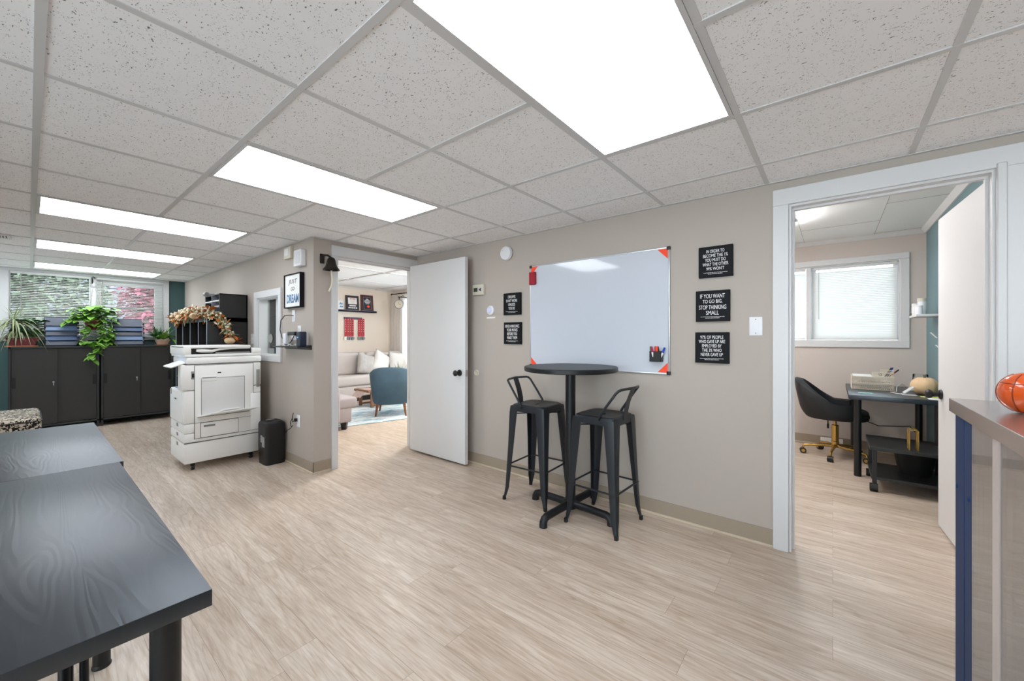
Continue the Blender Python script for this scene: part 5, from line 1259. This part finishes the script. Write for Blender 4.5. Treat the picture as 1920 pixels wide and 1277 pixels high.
# shelf, plaques, medals
t = thing('picture_ledge', 'dark grey picture ledge on the far living room wall', 'shelf', (4.48, LY, 1.80)); b = B(); b.box(-.50, .50, -.10, 0, 0, .022, .002, 1); b.box(-.50, .50, -.10, -.09, 0, .04, .002, 1); b.build('board', 'slate', t)
def plaque(lab, x, wd, h_, fr, face, deco):
    t = thing('award_plaque', lab, 'plaque', (x, LY-.045, 1.8245), group=None)
    t.rotation_euler = (math.radians(-6), 0, 0); e = .035
    b = B(); b.box(-wd/2, wd/2, -.009, .009, 0, h_, .003, 1); b.build('frame', fr, t); b = B(); b.box(-wd/2+e, wd/2-e, -.012, -.008, e, h_-e); b.build('face', face, t, smooth=False); deco(t, wd, h_, e)
def deco1(t, wd, h_, e):
    b = B(); b.box(-wd/2+.05, wd/2-.05, -.014, -.011, .14, h_-.05); b.box(-.075, .075, -.014, -.011, .095, .12); b.build('certificate', 'paper', t, smooth=False)
    for k in range(5): B().cyl((-.085+k*.042, -.0145, .062), (-.085+k*.042, -.011, .062), .017, n=16).build('seal', 'txt', t)
    b = B(); b.box(-.065, -.012, -.0146, -.0139, h_-.082, h_-.068); b.box(-.004, .065, -.0146, -.0139, h_-.082, h_-.068); b.build('red_heading', 'inkr', t, smooth=False)
    b = B()
    for k in range(4): b.box(-.07+.01*k, .07-.01*k, -.0146, -.0139, .225-k*.02, .228-k*.02)
    b.build('small_print', 'greyp', t, smooth=False)
def deco2(t, wd, h_, e):
    b = B(); b.box(-.09, .09, -.0135, -.0115, .05, .052); b.box(-.09, .09, -.0135, -.0115, h_-.052, h_-.05); b.box(-.092, -.09, -.0135, -.0115, .05, h_-.05); b.box(.09, .092, -.0135, -.0115, .05, h_-.05)
    for k, wz in enumerate((.03, .06, .075, .06, .045)): b.box(-wz, wz, -.014, -.0115, h_-.10-k*.026, h_-.088-k*.026)
    b.build('inscription', 'paper', t, smooth=False)
    b = B(); b.cyl((.02, -.0145, .11), (.02, -.0115, .11), .03, n=18); b.build('emblem', 'orange', t)
plaque('navy faced award plaque with white certificate, left one on the ledge', 4.43, .30, .33, 'dframe', 'navy', deco1)
plaque('burgundy framed award plaque with orange emblem, right one on the ledge', 4.78, .30, .37, 'burg', 'navy', deco2)
t = thing('ledge_ornament', 'white card with blue mountain mark at the left end of the ledge', 'card', (4.15, LY-.05, 1.8245)); b = B(); b.box(-.05, .07, -.004, .004, 0, .20); b.build('card', 'paper', t, smooth=False)
b = B(); b.prism([(-.03, .12), (.0, .17), (.02, .14), (.035, .16), (.06, .12)], .001, 'y', -.0055); b.box(-.01, .06, -.0055, -.0035, .06, .09); b.build('mark', 'skyb', t, smooth=False)
t = thing('medal_rack', 'grey medal hanger bar on the wall beneath the picture ledge', 'medal hanger', (4.46, LY, 1.655)); b = B(); b.box(-.21, .21, -.012, 0, -.02, .03, .002, 1); b.build('bar', 'slate', t)
for k in range(7):
    x = 4.285+(k*.054 if k < 4 else .11+k*.054-.02)
    pos = ['first', 'second', 'third', 'fourth', 'fifth', 'sixth', 'last'][k]
    t = thing('medal', f'red ribbon medal, {pos} from the left on the grey hanger', 'medal', (x, LY-.013, 1.64), group='red ribbon medals')
    b = B(); b.box(-.021, .021, -.008, -.004, -.37, .02); b.build('ribbon', 'rib', t, smooth=False)
    b = B()
    for j in range(6): b.box(-.006, .006, -.0105, -.0062, -.02-j*.05, -.008-j*.05)
    b.build('ribbon_print', 'paper', t, smooth=False)
    b = B(); b.cyl((0, -.010, -.415), (0, -.004, -.415), .038, n=20); b.build('disc', 'medal' if k else 'paper', t)
# curtain and clock
t = thing('curtain', 'long white curtain panel at the right of the far living room corner', 'curtain', (LX-.10, 7.78, 0))
b = B(); n = 60; A = []
for i in range(n+1):
    u = i/n; y = -.42+.70*u; x = .035*math.sin(u*2*PI*6.5)
    A.append((x, y))
low = [b.v((x, y, .06)) for x, y in A]; midv = [b.v((x*.9-.0, y, 1.1)) for x, y in A]; up_ = [b.v((x*.6, y*.92, 2.24)) for x, y in A]
for p, q in ((low, midv), (midv, up_)):
    for i in range(n): b.bm.faces.new((p[i], p[i+1], q[i+1], q[i]))
b.build('cloth', 'curtain', t, ang=80)
t = thing('curtain_rod', 'dark curtain rod above the living room window', 'curtain rod', (LX-.10, 6.3, 2.25)); b = B(); b.cyl((0, -1.7, 0), (0, 1.68, 0), .011, n=10); b.build('rod', 'bronze', t)
b = B(); b.ell((0, 1.70, 0), .025, 12, 8); b.box(-.005, .10, 1.56, 1.575, -.01, .01); b.build('finial', 'bronze', t)
t = thing('station_clock', 'round double sided clock on a dark scrolled bracket beside the curtain', 'clock', (5.12, 7.35, 1.97))
b = B(); b.lathe([(.085, -.04), (.10, -.036), (.104, -.02), (.104, .02), (.10, .036), (.085, .04)], (0, 0, 0), 36, True, (-.75, -.66, 0)); b.build('case', 'greyp', t)
b = B(); b.lathe([(.084, .0405), (.084, .0415)], (0, 0, 0), 36, True, (-.75, -.66, 0)); fc = b.build('clock_face', 'cream', t)
b = B(); dd = Vector((-.75, -.66, 0)).normalized()*.043; b.tube([dd, dd+Vector((.0, 0, .055))], .003, 5); b.tube([dd, dd+Vector((.03, -.034, -.02))], .003, 5); b.build('clock_hands', 'inkg', fc)
b = B(); b.tube([(0, 0, .10), (0, 0, .155)], .012, 8); b.tube([(-.02, .02, .16), (.10, -.0, .165), (.22, -.0, .165), (.345, 0, .16)], .010, 8); b.tube([(.33, 0, .15), (.22, 0, .10), (.20, 0, .0), (.28, 0, -.04), (.335, 0, -.08)], .008, 8); b.tube([(.34, .0, .20), (.34, .0, -.14)], .010, 8); b.tube([(.05, 0, .17), (.09, 0, .20), (.13, 0, .185), (.11, 0, .165)], .006, 6); b.build('bracket', 'bronze', t)

# ------------------------------------------------------------------ outdoors beyond the windows
struct('ground', B().box(-16, 16, YB+.3, 30, -.35, -.30), 'grass', smooth=False)
def tree(lab, x, y, h_, rad, m, seed, n=3400, grp=None):
    t = thing('tree', lab, 'tree', (x, y, -.3), group=grp); r = random.Random(seed)
    b = B(); b.tube([(0, 0, 0), (.05, 0, h_*.3), (0, .05, h_*.6)], [.16, .12, .07], 10)
    for k in range(6): a = r.uniform(0, 2*PI); b.tube([(0, 0, h_*(.3+.05*k)), (math.cos(a)*rad*.6, math.sin(a)*rad*.6, h_*(.5+.07*k))], [.05, .02], 6)
    b.build('trunk', 'bark', t)
    b = B()
    for k in range(n):
        u = Vector((r.gauss(0, 1), r.gauss(0, 1), r.gauss(0, 1))).normalized()*rad*r.uniform(.45, 1); u.z *= h_*.33/rad
        p = Vector((0, 0, h_*.55))+u; b.leaf(p, (r.uniform(-1, 1), r.uniform(-1, 1), r.uniform(-.5, .6)), .15, .10, .3, seg=2)
    b.build('foliage', m, t, ang=80)
tree('green tree filling the view outside the left window pane', .15, 12.0, 4.0, 1.05, 'fgreen', 1)
tree('red leaved tree outside the right window pane', 2.15, 12.6, 4.1, .95, 'fred', 3)
t = thing('neighbour_house', 'pale siding house wall far outside behind the trees', 'house', (1.0, 19, -.3)); b = B(); b.box(-5, 6, 0, .4, 0, 3.2); b.build('wall', 'siding', t, smooth=False)
b = B(); b.prism([(-5.4, 3.2), (.5, 4.6), (6.4, 3.2)], .8, 'y', -.2); b.build('roof', 'slate', t, smooth=False)
